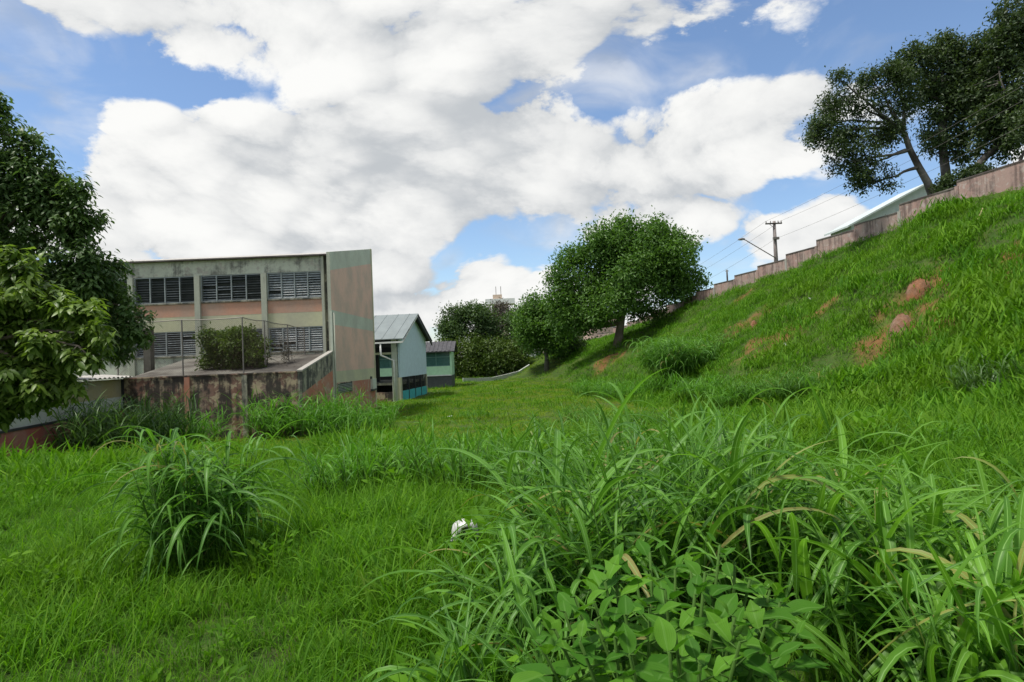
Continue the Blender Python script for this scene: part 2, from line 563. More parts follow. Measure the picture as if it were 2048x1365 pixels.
def ground_hit(px, py, y0=1.5, y1=160):
    d = ray(px, py)
    Y = np.linspace(y0, y1, 6000)
    t = Y / d.y
    z = EYE + d.z * t
    h = height(d.x * t, Y)
    k = np.argmax(z < h)
    if not (z < h).any():
        k = len(Y) - 1
    return Vector((float(d.x * t[k]), float(Y[k]), float(h[k])))

def hz(x, y):
    return float(height(np.array([x]), np.array([y]))[0])

bare_pts = [(ground_hit(px, py), r) for px, py, r in bare_spots]
def bareness(X, Y):
    b = np.zeros_like(np.asarray(X, float))
    wv = .45 * wob(X, Y, 2.3) + .45 * wob(X + 5, Y + 3, .8)
    for p, r in bare_pts:
        dd = np.hypot((X - p.x) / (1.25 * r), (Y - p.y) / (1.0 * r))
        b = np.maximum(b, .85 * (1 - smooth(.1, .95, dd + wv * 1.1)))
    return b

def axis(lo, hi, step, far, grow):
    a = list(np.arange(lo, hi + 1e-6, step))
    s, v = step, a[-1]
    while v < far:
        s *= grow; v += s; a.append(v)
    s, v = step, a[0]
    out = []
    while v > -far:
        s *= grow; v -= s; out.append(v)
    return np.array(out[::-1] + a)

def build_ground():
    xs, ys = axis(-24, 42, .5, 2200, 1.28), axis(-4, 112, .5, 2600, 1.28)
    X, Y = np.meshgrid(xs, ys)
    Z = height(X, Y)
    V = np.stack([X.ravel(), Y.ravel(), Z.ravel()], 1)
    nx, ny = len(xs), len(ys)
    i = np.arange(nx * ny).reshape(ny, nx)
    F = np.stack([i[:-1, :-1].ravel(), i[:-1, 1:].ravel(), i[1:, 1:].ravel(), i[1:, :-1].ravel()], 1)
    m, nt, bs, out = nodes_of('earth_and_turf')
    p = pos_(nt)
    at = N_(nt, 'ShaderNodeAttribute'); at.attribute_name = 'bare'
    turf = mixc(nt, range_(nt, noise_(nt, p, .5, 6), .35, .7), (.045, .085, .018), (.075, .12, .022))
    turf = mixc(nt, range_(nt, noise_(nt, p, 5, 5), .45, .75, 0, .6), turf, (.07, .06, .03))
    soil = mixc(nt, noise_(nt, p, 2.2, 8, .7), (.14, .066, .030), (.27, .125, .055))
    c = mixc(nt, at.outputs['Fac'], turf, soil)
    nt.links.new(c, bs.inputs['Base Color'])
    bs.inputs['Roughness'].default_value = .95
    bs.inputs['Specular IOR Level'].default_value = .1
    bump_(nt, bs, noise_(nt, p, 9, 8, .7), .8, .06)
    me = mesh_np('ground', V, F, m, {'bare': ('POINT', bareness(V[:, 0], V[:, 1]))}, smooth=True)
    o = link(bpy.data.objects.new('ground', me))
    tag(o, kind='structure')
    return o
build_ground()

# ------------------------------------------------------------------ the school block
GZ = -2.05                                   # foot of the buildings
def build_school():
    root = empty('school_building', (-10.45, 37.0, GZ))
    tag(root, 'weathered two-storey school block in salmon and mint paint with louvred windows', 'building')
    O = Vector((-10.45, 37.0, GZ))
    def bld(mb, name, mats, parent=root, **k):
        o = mb.build(name, mats, None, **k)
        off = O if parent is root else Vector((0, 0, 0))
        me = o.data
        co = np.empty(len(me.vertices) * 3, np.float32); me.vertices.foreach_get('co', co)
        co = co.reshape(-1, 3) - np.array(O, np.float32)
        me.vertices.foreach_set('co', co.ravel()); me.update()
        o.parent = parent
        return o
    XE, XL, YF, YB = -10.45, -34.5, 37.0, 47.4
    TF, TB = 8.1, 10.15                       # roof height at front and back
    def roof_z(y): return TF + (TB - TF) * (y - 36.4) / (YB - 36.4)
    # end wall: one slab, painted in bands
    mb = MB()
    y0, y1, x0 = 36.4, YB, XE - .2
    def band(za0, za1, zb0, zb1, m):
        mb.poly([(XE, y0, za0), (XE, y1, zb0), (XE, y1, zb1), (XE, y0, za1)], m)
    def T(y, d): return roof_z(y) - d
    band(GZ - .5, .42, GZ - .5, .30, 3)
    band(.42, 1.10, .30, 1.10, 2)
    band(1.10, 3.85, 1.10, 3.88, 1)
    band(3.85, 4.70, 3.88, 4.74, 0)
    band(4.70, T(y0, 1.08), 4.74, T(y1, 1.12), 1)
    band(T(y0, 1.08), T(y0, .0), T(y1, 1.12), T(y1, .0), 0)
    mb.poly([(x0, y0, GZ - .5), (XE, y0, GZ - .5), (XE, y0, T(y0, 0)), (x0, y0, T(y0, 0))], 4)
    mb.poly([(x0, y1, GZ - .5), (x0, y0, GZ - .5), (x0, y0, T(y0, 0)), (x0, y1, T(y1, 0))], 4)
    mb.poly([(XE, y1, GZ - .5), (x0, y1, GZ - .5), (x0, y1, T(y1, 0)), (XE, y1, T(y1, 0))], 4)
    mb.poly([(x0, y0, T(y0, 0)), (XE, y0, T(y0, 0)), (XE, y1, T(y1, 0)), (x0, y1, T(y1, 0))], 4)
    bld(mb, 'end_wall', [M['mint_clean'], M['salmon_end'], M['cream'], M['orange'], M['column']])
    # corner posts standing proud of the end wall
    for (a, b, zt, mat) in ((36.34, 36.62, 4.6, M['mint_clean']), (47.2, 47.46, T(47.4, .02), M['cream'])):
        bld(MB().box(XE - .1, XE + .035, a, b, GZ - .5, zt), 'corner_post', mat)
    # front: parapet, spandrels, sills
    bld(MB().box(XL, x0 - .35, YF, YF + .25, 7.10, 7.98), 'parapet', M['mint'])
    mb = MB().box(XL, x0 - .01, YF - .28, YF + .3, 7.985, 8.06)
    bld(mb, 'roof_cap', M['perimeter_cap'])
    mb = MB()
    mb.poly([(XL, YF + .05, 8.065), (x0, YF + .05, 8.065), (x0, YB, roof_z(YB) - .12), (XL, YB, roof_z(YB) - .12)])
    mb.poly([(XL, YF + .05, 7.7), (XL, YB, roof_z(YB) - .4), (x0, YB, roof_z(YB) - .4), (x0, YF + .05, 7.7)])
    bld(mb, 'roof', M['fibre'])
    bld(MB().box(XL, x0, YB - .25, YB - .01, GZ - .5, roof_z(YB) - .45), 'rear_wall', M['mint'])
    bld(MB().box(XL - .2, XL - .01, YF, YB, GZ - .5, 8.0), 'far_end_wall', M['mint'])
    # narrow recess beside the end wall, its back coloured dark
    bld(MB().box(x0 - .34, x0 - .01, YF + .12, YF + .3, 2.0, 7.97), 'recess_wall', M['coping'])
    cols = [-10.99 - .0, -14.55, -18.5, -22.45, -26.4, -30.35, -34.3]
    for k, x in enumerate(cols):
        if k == 0:
            bld(MB().box(x - .16, x + .0, YF - .10, YF + .24, 1.0, 7.97), 'column', M['column'])
        else:
            bld(MB().box(x - .16, x + .16, YF - .16, YF + .24, 1.0, 7.09), 'column', M['column'])
    lr = random.Random(3)
    for k in range(6):
        xr, xl = cols[k] - .165, cols[k + 1] + .165
        # spandrel panels: salmon over cream
        bld(MB().box(xl, xr, YF, YF + .2, 4.68, 5.44), 'spandrel', M['salmon'])
        bld(MB().box(xl, xr, YF + .003, YF + .2, 3.82, 4.68), 'spandrel', M['cream'])
        bld(MB().box(xl, xr, YF, YF + .2, 1.0, 2.28), 'spandrel', M['mint'])
        for (z0, z1) in ((5.53, 7.09), (2.38, 3.81)):
            w = MB()
            w.box(xl, xr, YF + .02, YF + .12, z0 - .0, z0 + .05); w.box(xl, xr, YF + .02, YF + .12, z1 - .05, z1)
            w.box(xl, xl + .05, YF + .02, YF + .12, z0 + .05, z1 - .05); w.box(xr - .05, xr, YF + .02, YF + .12, z0 + .05, z1 - .05)
            win = bld(w, 'window', M['frame'])
            bld(MB().box(xl - .0, xr, YF - .07, YF + .019, z0 - .09, z0 - .003), 'sill', M['coping'], win)
            bld(MB().box(xl + .05, xr - .05, YF + .26, YF + .28, z0, z1), 'pane', M['dark_in'], win)  # dark sheet standing in for the unlit room behind the louvers
            pw = (xr - xl - .1) / 4
            for j in range(4):
                a = xl + .05 + j * pw
                if j:
                    bld(MB().box(a - .028, a + .028, YF + .0, YF + .11, z0 + .05, z1 - .05), 'mullion', M['frame'], win)
                tilt = lr.uniform(.25, .75) if k else lr.uniform(.75, 1.05)
                if (k, z0) == (2, 5.53): tilt = lr.uniform(.1, .4)
                lv = MB()
                n = 10
                zs = np.linspace(z0 + .12, z1 - .12, n)
                for zc in zs:
                    tl = tilt + lr.uniform(-.12, .12)
                    if lr.random() < .06: tl = lr.uniform(-.3, .1)
                    dy, dz = .065 * math.cos(tl), .065 * math.sin(tl)
                    lv.poly([(a + .03, YF + .07 - dy, zc - dz), (a + pw - .03, YF + .07 - dy, zc - dz), (a + pw - .03, YF + .07 + dy, zc + dz), (a + .03, YF + .07 + dy, zc + dz)])
                    lv.poly([(a + .03, YF + .07 - dy, zc - dz - .008), (a + .03, YF + .07 + dy, zc + dz - .008), (a + pw - .03, YF + .07 + dy, zc + dz - .008), (a + pw - .03, YF + .07 - dy, zc - dz - .008)])
                lo = bld(lv, 'louvers', M['louver_pale'] if (k == 0 or lr.random() < .3) else M['louver'], win)  # right bay's paler colour imitates reflecting slats; elsewhere pale at random
                lo['kind'] = 'stuff'
    # small louvred vent and a meter box low on the end wall
    vw = MB()
    vw.box(XE + .004, XE + .05, 37.0, 37.06, -.25, .38); vw.box(XE + .004, XE + .05, 40.3, 40.36, -.25, .38)
    vw.box(XE + .004, XE + .05, 37.06, 40.3, .33, .38); vw.box(XE + .004, XE + .05, 37.06, 40.3, -.25, -.2)
    vent = bld(vw, 'vent', M['coping'])
    bld(MB().box(XE + .003, XE + .012, 37.06, 40.3, -.2, .33), 'pane', M['dark_in'], vent)  # dark sheet in place of unlit space behind the slats
    for z in np.linspace(-.12, .25, 5):
        s = MB(); s.box(XE + .014, XE + .045, 37.07, 40.29, z - .015, z + .015)
        bld(s, 'slat', M['frame'], vent)
    mbx = bld(MB().box(XE + .003, XE + .16, 45.7, 47.0, -.42, .32), 'meter_box', M['mint_clean'])
    bld(MB().box(XE + .003, XE + .17, 45.65, 47.05, -.55, -.425), 'lower_edge', M['dark_in'], mbx)
    bld(MB().box(XE + .003, XE + .10, 45.65, 45.95, .325, .5), 'junction', M['dark_in'], mbx)
    # rain pipe
    bld(MB().tube([(XE + .09, 36.5, GZ - .3), (XE + .09, 36.5, 4.55)], .05, 8), 'rain_pipe', M['column'], smooth=True)
    return root
build_school()

def build_annex():
    """the lean-to in front of the school block with its mouldy front wall and sloping side parapet"""
    O = Vector((-15.0, 31.0, GZ))
    root = empty('lean_to_annex', O)
    tag(root, 'low annex with black mouldy peeling front wall and sloping side parapet', 'annex')
    def bld(mb, name, mats, parent=root, **k):
        o = mb.build(name, mats, None, **k)
        me = o.data
        co = np.empty(len(me.vertices) * 3, np.float32); me.vertices.foreach_get('co', co)
        me.vertices.foreach_set('co', (co.reshape(-1, 3) - np.array(O, np.float32)).ravel()); me.update()
        o.parent = parent
        return o
    XR, XL, Y0, Y1 = -10.47, -19.3, 31.0, 36.98
    z0, z1 = 1.20, 2.24
    lo = GZ - .5
    bld(MB().box(XL, XR - .2, Y0, Y0 + .2, lo, z0), 'front_wall', M['grime'])
    for px in (375, 490):
        x = P(px, 780, Y0).x
        bld(MB().box(x - .13, x + .13, Y0 - .06, Y0 - .003, lo, z0 - .02), 'pilaster', M['orange'] if px == 375 else M['coping'])
    bld(MB().box(XL, XR - .21, Y0 - .05, Y0 + .24, z0 + .003, z0 + .07), 'coping', M['grime'])
    mb = MB()
    mb.prism([(Y0 + .24, z0 + .02), (Y1, z1 - .06), (Y1, z1 - .22), (Y0 + .24, z0 - .14)], 'x', XL, XR - .21)
    bld(mb, 'roof_slab', M['slab'])
    mb = MB()
    xs0 = XR - .2
    A = [(Y0, lo), (Y1 - .62, lo), (Y1 - .62, .83 + .35), (Y0, .16)]
    B = [(Y0, .16), (Y1 - .62, 1.18), (Y1 - .62, 2.22), (Y0, 1.24)]
    for loop, m in ((A, 0), (B, 1)):
        mb.poly([(XR, y, z) for y, z in loop], m)
        mb.poly([(xs0, y, z) for y, z in loop][::-1], 1)
        mb.poly([(XR, Y0, loop[0][1]), (XR, Y0, loop[3][1]), (xs0, Y0, loop[3][1]), (xs0, Y0, loop[0][1])], 1)
    bld(mb, 'side_wall', [M['orange'], M['coping']])
    mb = MB()
    mb.prism([(Y0 - .05, 1.245), (Y1 - .62, 2.225), (Y1 - .62, 2.31), (Y0 - .05, 1.33)], 'x', xs0 - .04, XR + .05)
    bld(mb, 'coping', M['concrete'])
    mb = MB().box(XR - .14, XR + .06, Y1 - .95, Y1 - .7, lo, .0)
    bld(mb, 'buttress', M['cream'])
    mb = MB(); mb.poly([(XR + .004, 33.1, -.75), (XR + .004, 34.0, -.75), (XR + .004, 34.0, -.40), (XR + .004, 33.1, -.40)])
    bld(mb, 'paint_patch', M['salmon'])
    # corner post and the stub that closes the west end
    bld(MB().box(XL - .32, XL - .01, Y0 - .06, Y0 + .3, lo, 1.22), 'corner_post', M['black'])
    bld(MB().box(XL - .2, XL - .005, Y0 + .31, Y1, lo, 1.2), 'west_wall', M['slab'])
    # brick-brown pillar under the trees, in the darkened slab colour
    bld(MB().box(-20.9, -20.5, 35.4, 35.8, lo, 3.95), 'pillar', M['slab'])
build_annex()

def build_chain_fence():
    O = Vector((-16.5, 31.12, 1.27))
    root = empty('chain_link_fence', O)
    tag(root, 'tall rusty chain-link fence standing on the mouldy annex wall', 'fence')
    def put(mb, name, mat, kind=None):
        o = mb.build(name, mat, None)
        me = o.data
        co = np.empty(len(me.vertices) * 3, np.float32); me.vertices.foreach_get('co', co)
        me.vertices.foreach_set('co', (co.reshape(-1, 3) - np.array(O, np.float32)).ravel()); me.update()
        o.parent = root
        if kind: o['kind'] = kind
        return o
    top = 4.05
    pts = []
    for px, py in ((235, 700), (365, 700), (486, 700)):
        p = P(px, py, 31.12); pts.append((p.x, 31.12, 1.24, top))
    ret = [(-13.05, 33.0, 1.50, 3.98), (-12.55, 35.0, 1.86, 3.85), (-12.2, 36.75, 2.15, 3.72)]
    allp = pts + ret
    for x, y, zb, zt in allp:
        put(MB().tube([(x, y, zb), (x, y, zt)], .035, 8), 'post', M['steel'])
    for a, b in zip(allp[:-1], allp[1:]):
        n = 6
        rail = [Vector((a[0], a[1], a[3])).lerp(Vector((b[0], b[1], b[3])), t) - Vector((0, 0, .05 * math.sin(math.pi * t))) for t in np.linspace(0, 1, n)]
        put(MB().tube(rail, .022, 6), 'rail', M['steel'])
        # woven wire, each strand a thin diagonal bar
        A0, A1 = Vector((a[0], a[1], a[2] + .06)), Vector((a[0], a[1], a[3] - .03))
        B0, B1 = Vector((b[0], b[1], b[2] + .06)), Vector((b[0], b[1], b[3] - .03))
        Lh = (B0 - A0).length
        Hh = A1.z - A0.z
        mb = MB()
        def pt(u, w):
            return (A0.lerp(B0, u / Lh)).lerp(A1.lerp(B1, u / Lh), w / Hh)
        st = .11
        for sgn in (1, -1):
            k = -Hh
            while k < Lh:
                u0, w0, u1, w1 = k, 0.0, k + Hh, Hh
                if u0 < 0: w0 = -u0; u0 = 0
                if u1 > Lh: w1 = Hh - (u1 - Lh); u1 = Lh
                if u1 - u0 > .02:
                    if sgn < 0: p, q = pt(u0, Hh - w0), pt(u1, Hh - w1)
                    else: p, q = pt(u0, w0), pt(u1, w1)
                    mb.tube([p, q], .0028, 3, cap=False)
                k += st
        put(mb, 'netting', M['wire'], 'stuff')
    # a bracing stay at the first post
    x, y, zb, zt = allp[0]
    put(MB().tube([(x, y, zt - .35), (x - 1.1, y - .1, zt - 1.5)], .03, 6), 'stay', M['steel'])
build_chain_fence()

def build_side_wall():
    """banded yard wall on the west side, coming towards the camera, with a tin eave at its far end"""
    a, b = Vector((-14.6, 9.0, 0)), Vector((-19.45, 31.2, 0))
    d = (b - a); L = d.length
    rz = math.atan2(d.y, d.x)
    root = empty('yard_wall', (a.x, a.y, GZ), rz)
    tag(root, 'banded yard wall with red base under the leafy trees', 'wall')
    z = lambda v: v - GZ
    MB().box(0, L, -.12, .25, -.6, z(-.30)).build('base_course', M['red_base'], root)
    MB().box(0, L, -.16, .26, z(-.297), z(-.22)).build('ledge', M['black'], root)
    k = 0
    x = 0.0
    while x < L - .1:
        x2 = min(L, x + 2.45)
        MB().box(x + .008, x2 - .008, -.05, .2, z(-.217), z(.36)).build('wall_panel', M['grey_wall'], root)
        x = x2; k += 1
    MB().box(0, L, .02, .2, z(.363), z(1.22)).build('upper_wall', M['yellow_wall'], root)
    # tin eave
    er = empty('eave_roof', (0, 0, 0))
    bpy.data.objects.remove(er)
    mb = MB()
    x0, x1, n = L - 5.2, L + .25, 66
    top, bot = [], []
    for i in range(n + 1):
        u = x0 + (x1 - x0) * i / n
        w = .035 * math.sin(i * math.pi / 3)
        top.append((u, w))
    for i in range(n):
        (u0, w0), (u1, w1) = top[i], top[i + 1]
        f = lambda u, w, v: (u, v, z(1.33) + w + .10 * (v + .35))
        mb.poly([f(u0, w0, -.35), f(u1, w1, -.35), f(u1, w1, .9), f(u0, w0, .9)])
        mb.poly([f(u0, w0 - .02, -.35), f(u0, w0 - .02, .9), f(u1, w1 - .02, .9), f(u1, w1 - .02, -.35)])
        mb.poly([f(u0, w0 - .02, -.35), f(u1, w1 - .02, -.35), f(u1, w1, -.35), f(u0, w0, -.35)])
    mb.build('eave', M['fibre'], root)
build_side_wall()

# ------------------------------------------------------------------ the gabled pavilion beyond the school
def build_pavilion():
    A = P(803, 800, 54.7); B = P(855, 788, 64.2)
    dx, dy = B.x - A.x, B.y - A.y
    Wd = math.hypot(dx, dy)
    rz = math.atan2(dy, dx) - math.pi / 2
    root = empty('gabled_pavilion', (A.x, A.y, GZ), rz)
    tag(root, 'pale blue gabled pavilion on posts with grey metal roof and turquoise base', 'building')
    z = lambda v: v - GZ
    Ln = 13.0
    ez, rz_ = z(3.70), z(5.85)
    mid = Wd / 2
    b0 = z(.10)
    mb = MB()
    mb.prism([(0, b0), (Wd, b0), (Wd, ez), (mid, rz_ - .08), (0, ez)], 'x', -.18, 0)
    mb.build('gable_wall', M['pale_blue'], root)
    # roof: two sheets with ribs
    for s, nm in ((0, 'roof'), (1, 'roof')):
        mb = MB()
        y_e = -.75 if s == 0 else Wd + .75
        sl = (rz_ - ez) / mid
        ze = ez - sl * .75 + .06
        zr = rz_ + .06
        loop = [(y_e, ze), (mid, zr), (mid, zr + .07), (y_e, ze + .07)]
        mb.prism(loop if s == 0 else loop[::-1], 'x', -Ln, .55)
        r = mb.build(nm, M['roof_sheet'] if s == 0 else M['tile_dark'], root)  # far slope coloured dark to imitate its shaded underside
        if s == 0:
            for i in range(12):
                x = -Ln + .6 + i * 1.1
                rb = MB()
                rb.prism([(y_e, ze + .073), (mid, zr + .073), (mid, zr + .10), (y_e, ze + .10)], 'x', x, x + .05)
                rb.build('sheet_rib', M['roof_sheet'], r)
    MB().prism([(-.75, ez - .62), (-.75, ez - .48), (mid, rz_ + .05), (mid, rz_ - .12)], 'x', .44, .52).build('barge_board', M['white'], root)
    MB().prism([(Wd + .75, ez - .72), (Wd + .75, ez - .36), (mid, rz_ + .05), (mid, rz_ - .30)], 'x', .44, .52).build('barge_board', M['black'], root)  # dark strip imitating the shaded underside along the far slope's edge
    # gutter and down pipe
    MB().box(-Ln, .5, -.82, -.68, ez - .60, ez - .46).build('gutter', M['white'], root)
    MB().tube([(-1.5, -.7, ez - .6), (-1.5, -.7, ez - 1.6), (-.5, -.32, ez - 2.1), (-.5, -.32, z(-1.9))], .09, 8).build('rain_pipe', M['white'], root, smooth=True)
    # frame
    for x in (-.5, -6.5, -12.5):
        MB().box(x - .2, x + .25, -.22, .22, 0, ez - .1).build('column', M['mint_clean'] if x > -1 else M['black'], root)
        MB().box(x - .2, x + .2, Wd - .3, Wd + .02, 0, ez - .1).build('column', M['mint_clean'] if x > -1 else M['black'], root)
    MB().box(-3.8, -3.45, mid - .2, mid + .2, 0, ez + .3).build('column', M['black'], root)
    MB().box(-Ln, -.2, -.12, .12, z(2.15), z(2.33)).build('beam', M['cream'], root)
    MB().box(-Ln, -.2, -.14, .14, ez - .9, ez - .3).build('beam', M['black'], root)
    MB().box(-Ln, -.2, Wd - .14, Wd + .10, ez - 1.4, ez - .3).build('beam', M['black'], root)
    MB().box(-Ln, -.2, .1, Wd - .2, z(-.55), z(-.35)).build('floor_slab', M['coping'], root)
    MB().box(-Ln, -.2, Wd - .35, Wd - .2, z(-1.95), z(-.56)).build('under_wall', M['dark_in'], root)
    MB().box(-Ln, -.75, -.05, .1, -.5, z(-1.15)).build('low_wall', M['grime'], root)
    # screen under the gable: turquoise panels, dark posts, wire mesh
    n = 4
    for i in range(n):
        y0, y1 = .35 + (Wd - .5) * i / n, .35 + (Wd - .5) * (i + 1) / n
        MB().box(-.16, -.02, y0 + .10, y1 - .02, -.5, z(-1.12)).build('base_panel', M['turquoise'], root)
        MB().box(-.2, .02, y0 - .02, y0 + .095, -.5, b0 - .003).build('post', M['black'], root)
        mb = MB()
        for k in range(18):
            yy = y0 + .1 + (y1 - y0 - .12) * k / 17
            mb.box(-.09, -.075, yy - .006, yy + .006, z(-1.12), b0 - .02)
        for k in range(8):
            zz = z(-1.12) + .14 * k
            mb.box(-.074, -.06, y0 + .1, y1 - .03, zz - .006, zz + .006)
        o = mb.build('wire_screen', M['black'], root); o['kind'] = 'stuff'
    MB().box(-.3, .03, -.2, .3, -.5, b0 + .0).build('post', M['cream'], root)
    MB().box(-.2, .03, Wd - .14, Wd + .02, -.5, b0 - .003).build('post', M['cream'], root)
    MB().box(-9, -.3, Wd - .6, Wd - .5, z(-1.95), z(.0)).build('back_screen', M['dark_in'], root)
build_pavilion()

def build_mint_block():
    A = P(903, 755, 76.0)
    root = empty('mint_classroom_block', (A.x, A.y, GZ), R(1.5))
    tag(root, 'low mint green classroom block with dark tiled roof behind the blue pavilion', 'building')
    z = lambda v: v - GZ
    Ln = 22
    MB().box(-Ln, 0, 0, .2, z(-.42), z(.68)).build('apron_wall', M['mint_wall'], root)
    MB().box(-Ln, .04, -.06, -.003, z(-.50), z(-.38)).build('ledge', M['white'], root)
    MB().box(-Ln, 0, .1, 6, -.5, z(-.5)).build('dark_gap_fill', M['dark_in'], root)  # dark block standing in for the shaded gap below the apron wall
    for k in range(12):
        x1 = -k * 1.85; x0 = x1 - 1.85
        w = MB(); w.box(x0, x0 + .09, .03, .15, z(.683), z(2.4)); w.box(x0 + .09, x1, .03, .15, z(1.75), z(1.84)); w.box(x0 + .09, x1, .03, .15, z(.683), z(.76))
        wo = w.build('window', M['teal'], root)
        MB().box(x0 + .09, x1, .08, .1, z(.76), z(1.75)).build('pane', M['glass_green'], wo)
        MB().box(x0 + .09, x1, .08, .1, z(1.84), z(2.4)).build('pane', M['glass_green'], wo)
    MB().box(-.12, .1, -.1, .22, z(-.375), z(2.4)).build('corner_post', M['mint_wall'], root)
    MB().box(-Ln, 0, 5.8, 6, -.5, z(2.4)).build('rear_wall', M['mint_wall'], root)
    MB().box(-.2, -.02, .21, 5.79, -.5, z(2.4)).build('end_wall', M['mint_wall'], root)
    mb = MB()
    mb.prism([(-.7, z(2.38)), (3, z(3.65)), (6.7, z(2.38)), (6.7, z(2.48)), (3, z(3.75)), (-.7, z(2.48))], 'x', -Ln, .5)
    r = mb.build('roof', M['tile_dark'], root)
    for i in range(44):
        x = -Ln + .25 + .5 * i
        MB().prism([(-.7, z(2.483)), (3, z(3.753)), (3, z(3.80)), (-.7, z(2.53))], 'x', x, x + .2).build('tile_row', M['tile_dark'], r)
build_mint_block()

# ------------------------------------------------------------------ stepped wall along the crest
def build_perimeter():
    root = empty('boundary_wall', (wall_pts[0].x, wall_pts[0].y, 0))
    tag(root, 'long stepped pinkish block wall along the crest of the grass bank', 'wall')
    pts = [wall_hit(2230, 285), wall_hit(2075, 323)] + wall_pts[1:]
    for i in range(len(pts) - 1):
        a, b = pts[i], pts[i + 1]
        d = Vector((b.x - a.x, b.y - a.y, 0)); L = d.length
        rz = math.atan2(d.y, d.x)
        zt = .35 * a.z + .65 * b.z + .02
        zb = min(hz(a.x, a.y), hz(b.x, b.y)) - .7
        loc = Vector((a.x, a.y, 0)) - root.location
        mb = MB().box(0, L - .004, -.08, .08, zb, zt)
        o = mb.build('wall_panel', M['perimeter'], root, loc=loc); o.rotation_euler.z = rz
        c = MB().box(-.04, L - .05, -.12, .12, zt + .003, zt + .09).build('coping', M['perimeter_cap'], root, loc=loc); c.rotation_euler.z = rz
        c = MB().box(-.14, .14, -.13, .13, zb, zt + .1).build('pier', M['concrete'] if i % 3 == 0 else M['perimeter'], root, loc=loc); c.rotation_euler.z = rz
build_perimeter()

def build_white_kerb():
    root = None
    pts = []
    for px, Y in ((925, 88), (955, 89), (985, 90), (1012, 91.5), (1038, 93), (1060, 95)):
        d = ray(px, 740); t = Y / d.y
        x = d.x * t
        pts.append(Vector((x, Y, hz(x, Y))))
    root = empty('retaining_kerb', pts[0])
    tag(root, 'low white concrete kerb wall climbing below the dark trees', 'kerb')
    for a, b in zip(pts[:-1], pts[1:]):
        mb = MB()
        mb.beam(a - pts[0] + Vector((0, 0, .05)), b - pts[0] + Vector((0, 0, .05)), .25, .9)
        mb.build('kerb_length', M['grey_wall'], root)
build_white_kerb()

def far_house(px, py, Y, w, h, dep, wall, roof, label, rzr=0.0, rows=1, tall=None, flat=False):
    c = P(px, py, Y)
    zb = hz(c.x, c.y) - .5
    root = empty('house', (c.x, c.y, zb), rzr)
    tag(root, label, 'house', 'far houses beyond the boundary wall')
    H = c.z - zb
    MB().box(-w / 2, w / 2, 0, dep, 0, H).build('wall', wall, root)
    if flat:
        MB().box(-w / 2 - .15, w / 2 + .15, -.15, dep + .15, H + .003, H + .3).build('roof', roof, root)
    else:
        MB().prism([(-w / 2 - .4, H + .003), (w / 2 + .4, H + .003), (0, H + h)], 'y', -.4, dep + .4).build('roof', roof, root)
    n = max(2, int(w / 2.4))
    for r_ in range(rows):
        for i in range(n):
            x = -w / 2 + w * (i + .5) / n
            zc = H - 1.5 - 2.8 * r_
            wd = MB().box(x - .5, x + .5, -.05, -.003, zc - .5, zc + .6).build('window', M['white'], root)
            MB().box(x - .42, x + .42, -.065, -.053, zc - .42, zc + .52).build('pane', M['dark_in'], wd)
    return root
far_house(1172, 648, 150, 7, 1.8, 8, M['beige_house'], M['house_tile'], 'beige house glimpsed just left of the big tree trunk', .2, 2)
far_house(1212, 637, 135, 6, 1.6, 8, M['pink_house'], M['house_tile'], 'pinkish house showing behind the trunk of the big tree', .15, 2)
far_house(1142, 668, 160, 6, 1.6, 8, M['white'], M['house_tile'], 'white house low under the big tree\'s outer branches', .1, 2)
far_house(1085, 688, 150, 6, 1.2, 7, M['pink_house'], M['fibre'], 'small pinkish house low between the middle trees', .1, 2)
far_house(1068, 706, 140, 3.2, 1.0, 5, M['white'], M['fibre'], 'tiny white house showing above the white kerb', .1, 1)

def build_tower():
    c = P(1000, 598, 190)
    zb = -1.5
    root = empty('water_tower', (c.x, c.y, zb))
    tag(root, 'distant beige tower top with two masts above the treetops', 'tower')
    H = c.z - zb
    MB().box(-2.3, 2.3, 0, 4.5, 0, H - 1.6).build('shaft', M['beige_house'], root)
    MB().box(-4.5, 4.5, -.6, 5.2, H - 1.6, H).build('tank', M['white'], root)
    MB().box(-2.2, .6, 1, 3, H, H + 1.4).build('hatch_house', M['beige_house'], root)
    for x in (-1.2, .3):
        MB().tube([(x, 2, H + 1.4), (x, 2, H + 4.0)], .09, 6).build('mast', M['steel'], root)
build_tower()

def build_warehouse():
    a = P(1702, 450, 62); r_ = P(1852, 370, 62)
    w = r_.x - a.x
    zb = hz(a.x, a.y) - .5
    root = empty('warehouse', (r_.x, 62, zb))
    tag(root, 'white gabled warehouse roof rising behind the boundary wall', 'building')
    e, h = a.z - zb, r_.z - zb
    MB().prism([(-w, 0), (w, 0), (w, e), (0, h), (-w, e)], 'y', 0, 4).build('gable_wall', M['white_roof'], root)
    for s in (-1, 1):
        loop = [(s * (w + .5), e - .30), (0, h + .02), (0, h + .2), (s * (w + .5), e - .12)]
        MB().prism(loop if s > 0 else loop[::-1], 'y', -.4, 4.4).build('roof', M['white_roof'], root)
    MB().box(-w * .55, -w * .55 + .05, -.03, -.003, 0, e + .9).build('sheet_joint', M['steel'], root)
build_warehouse()

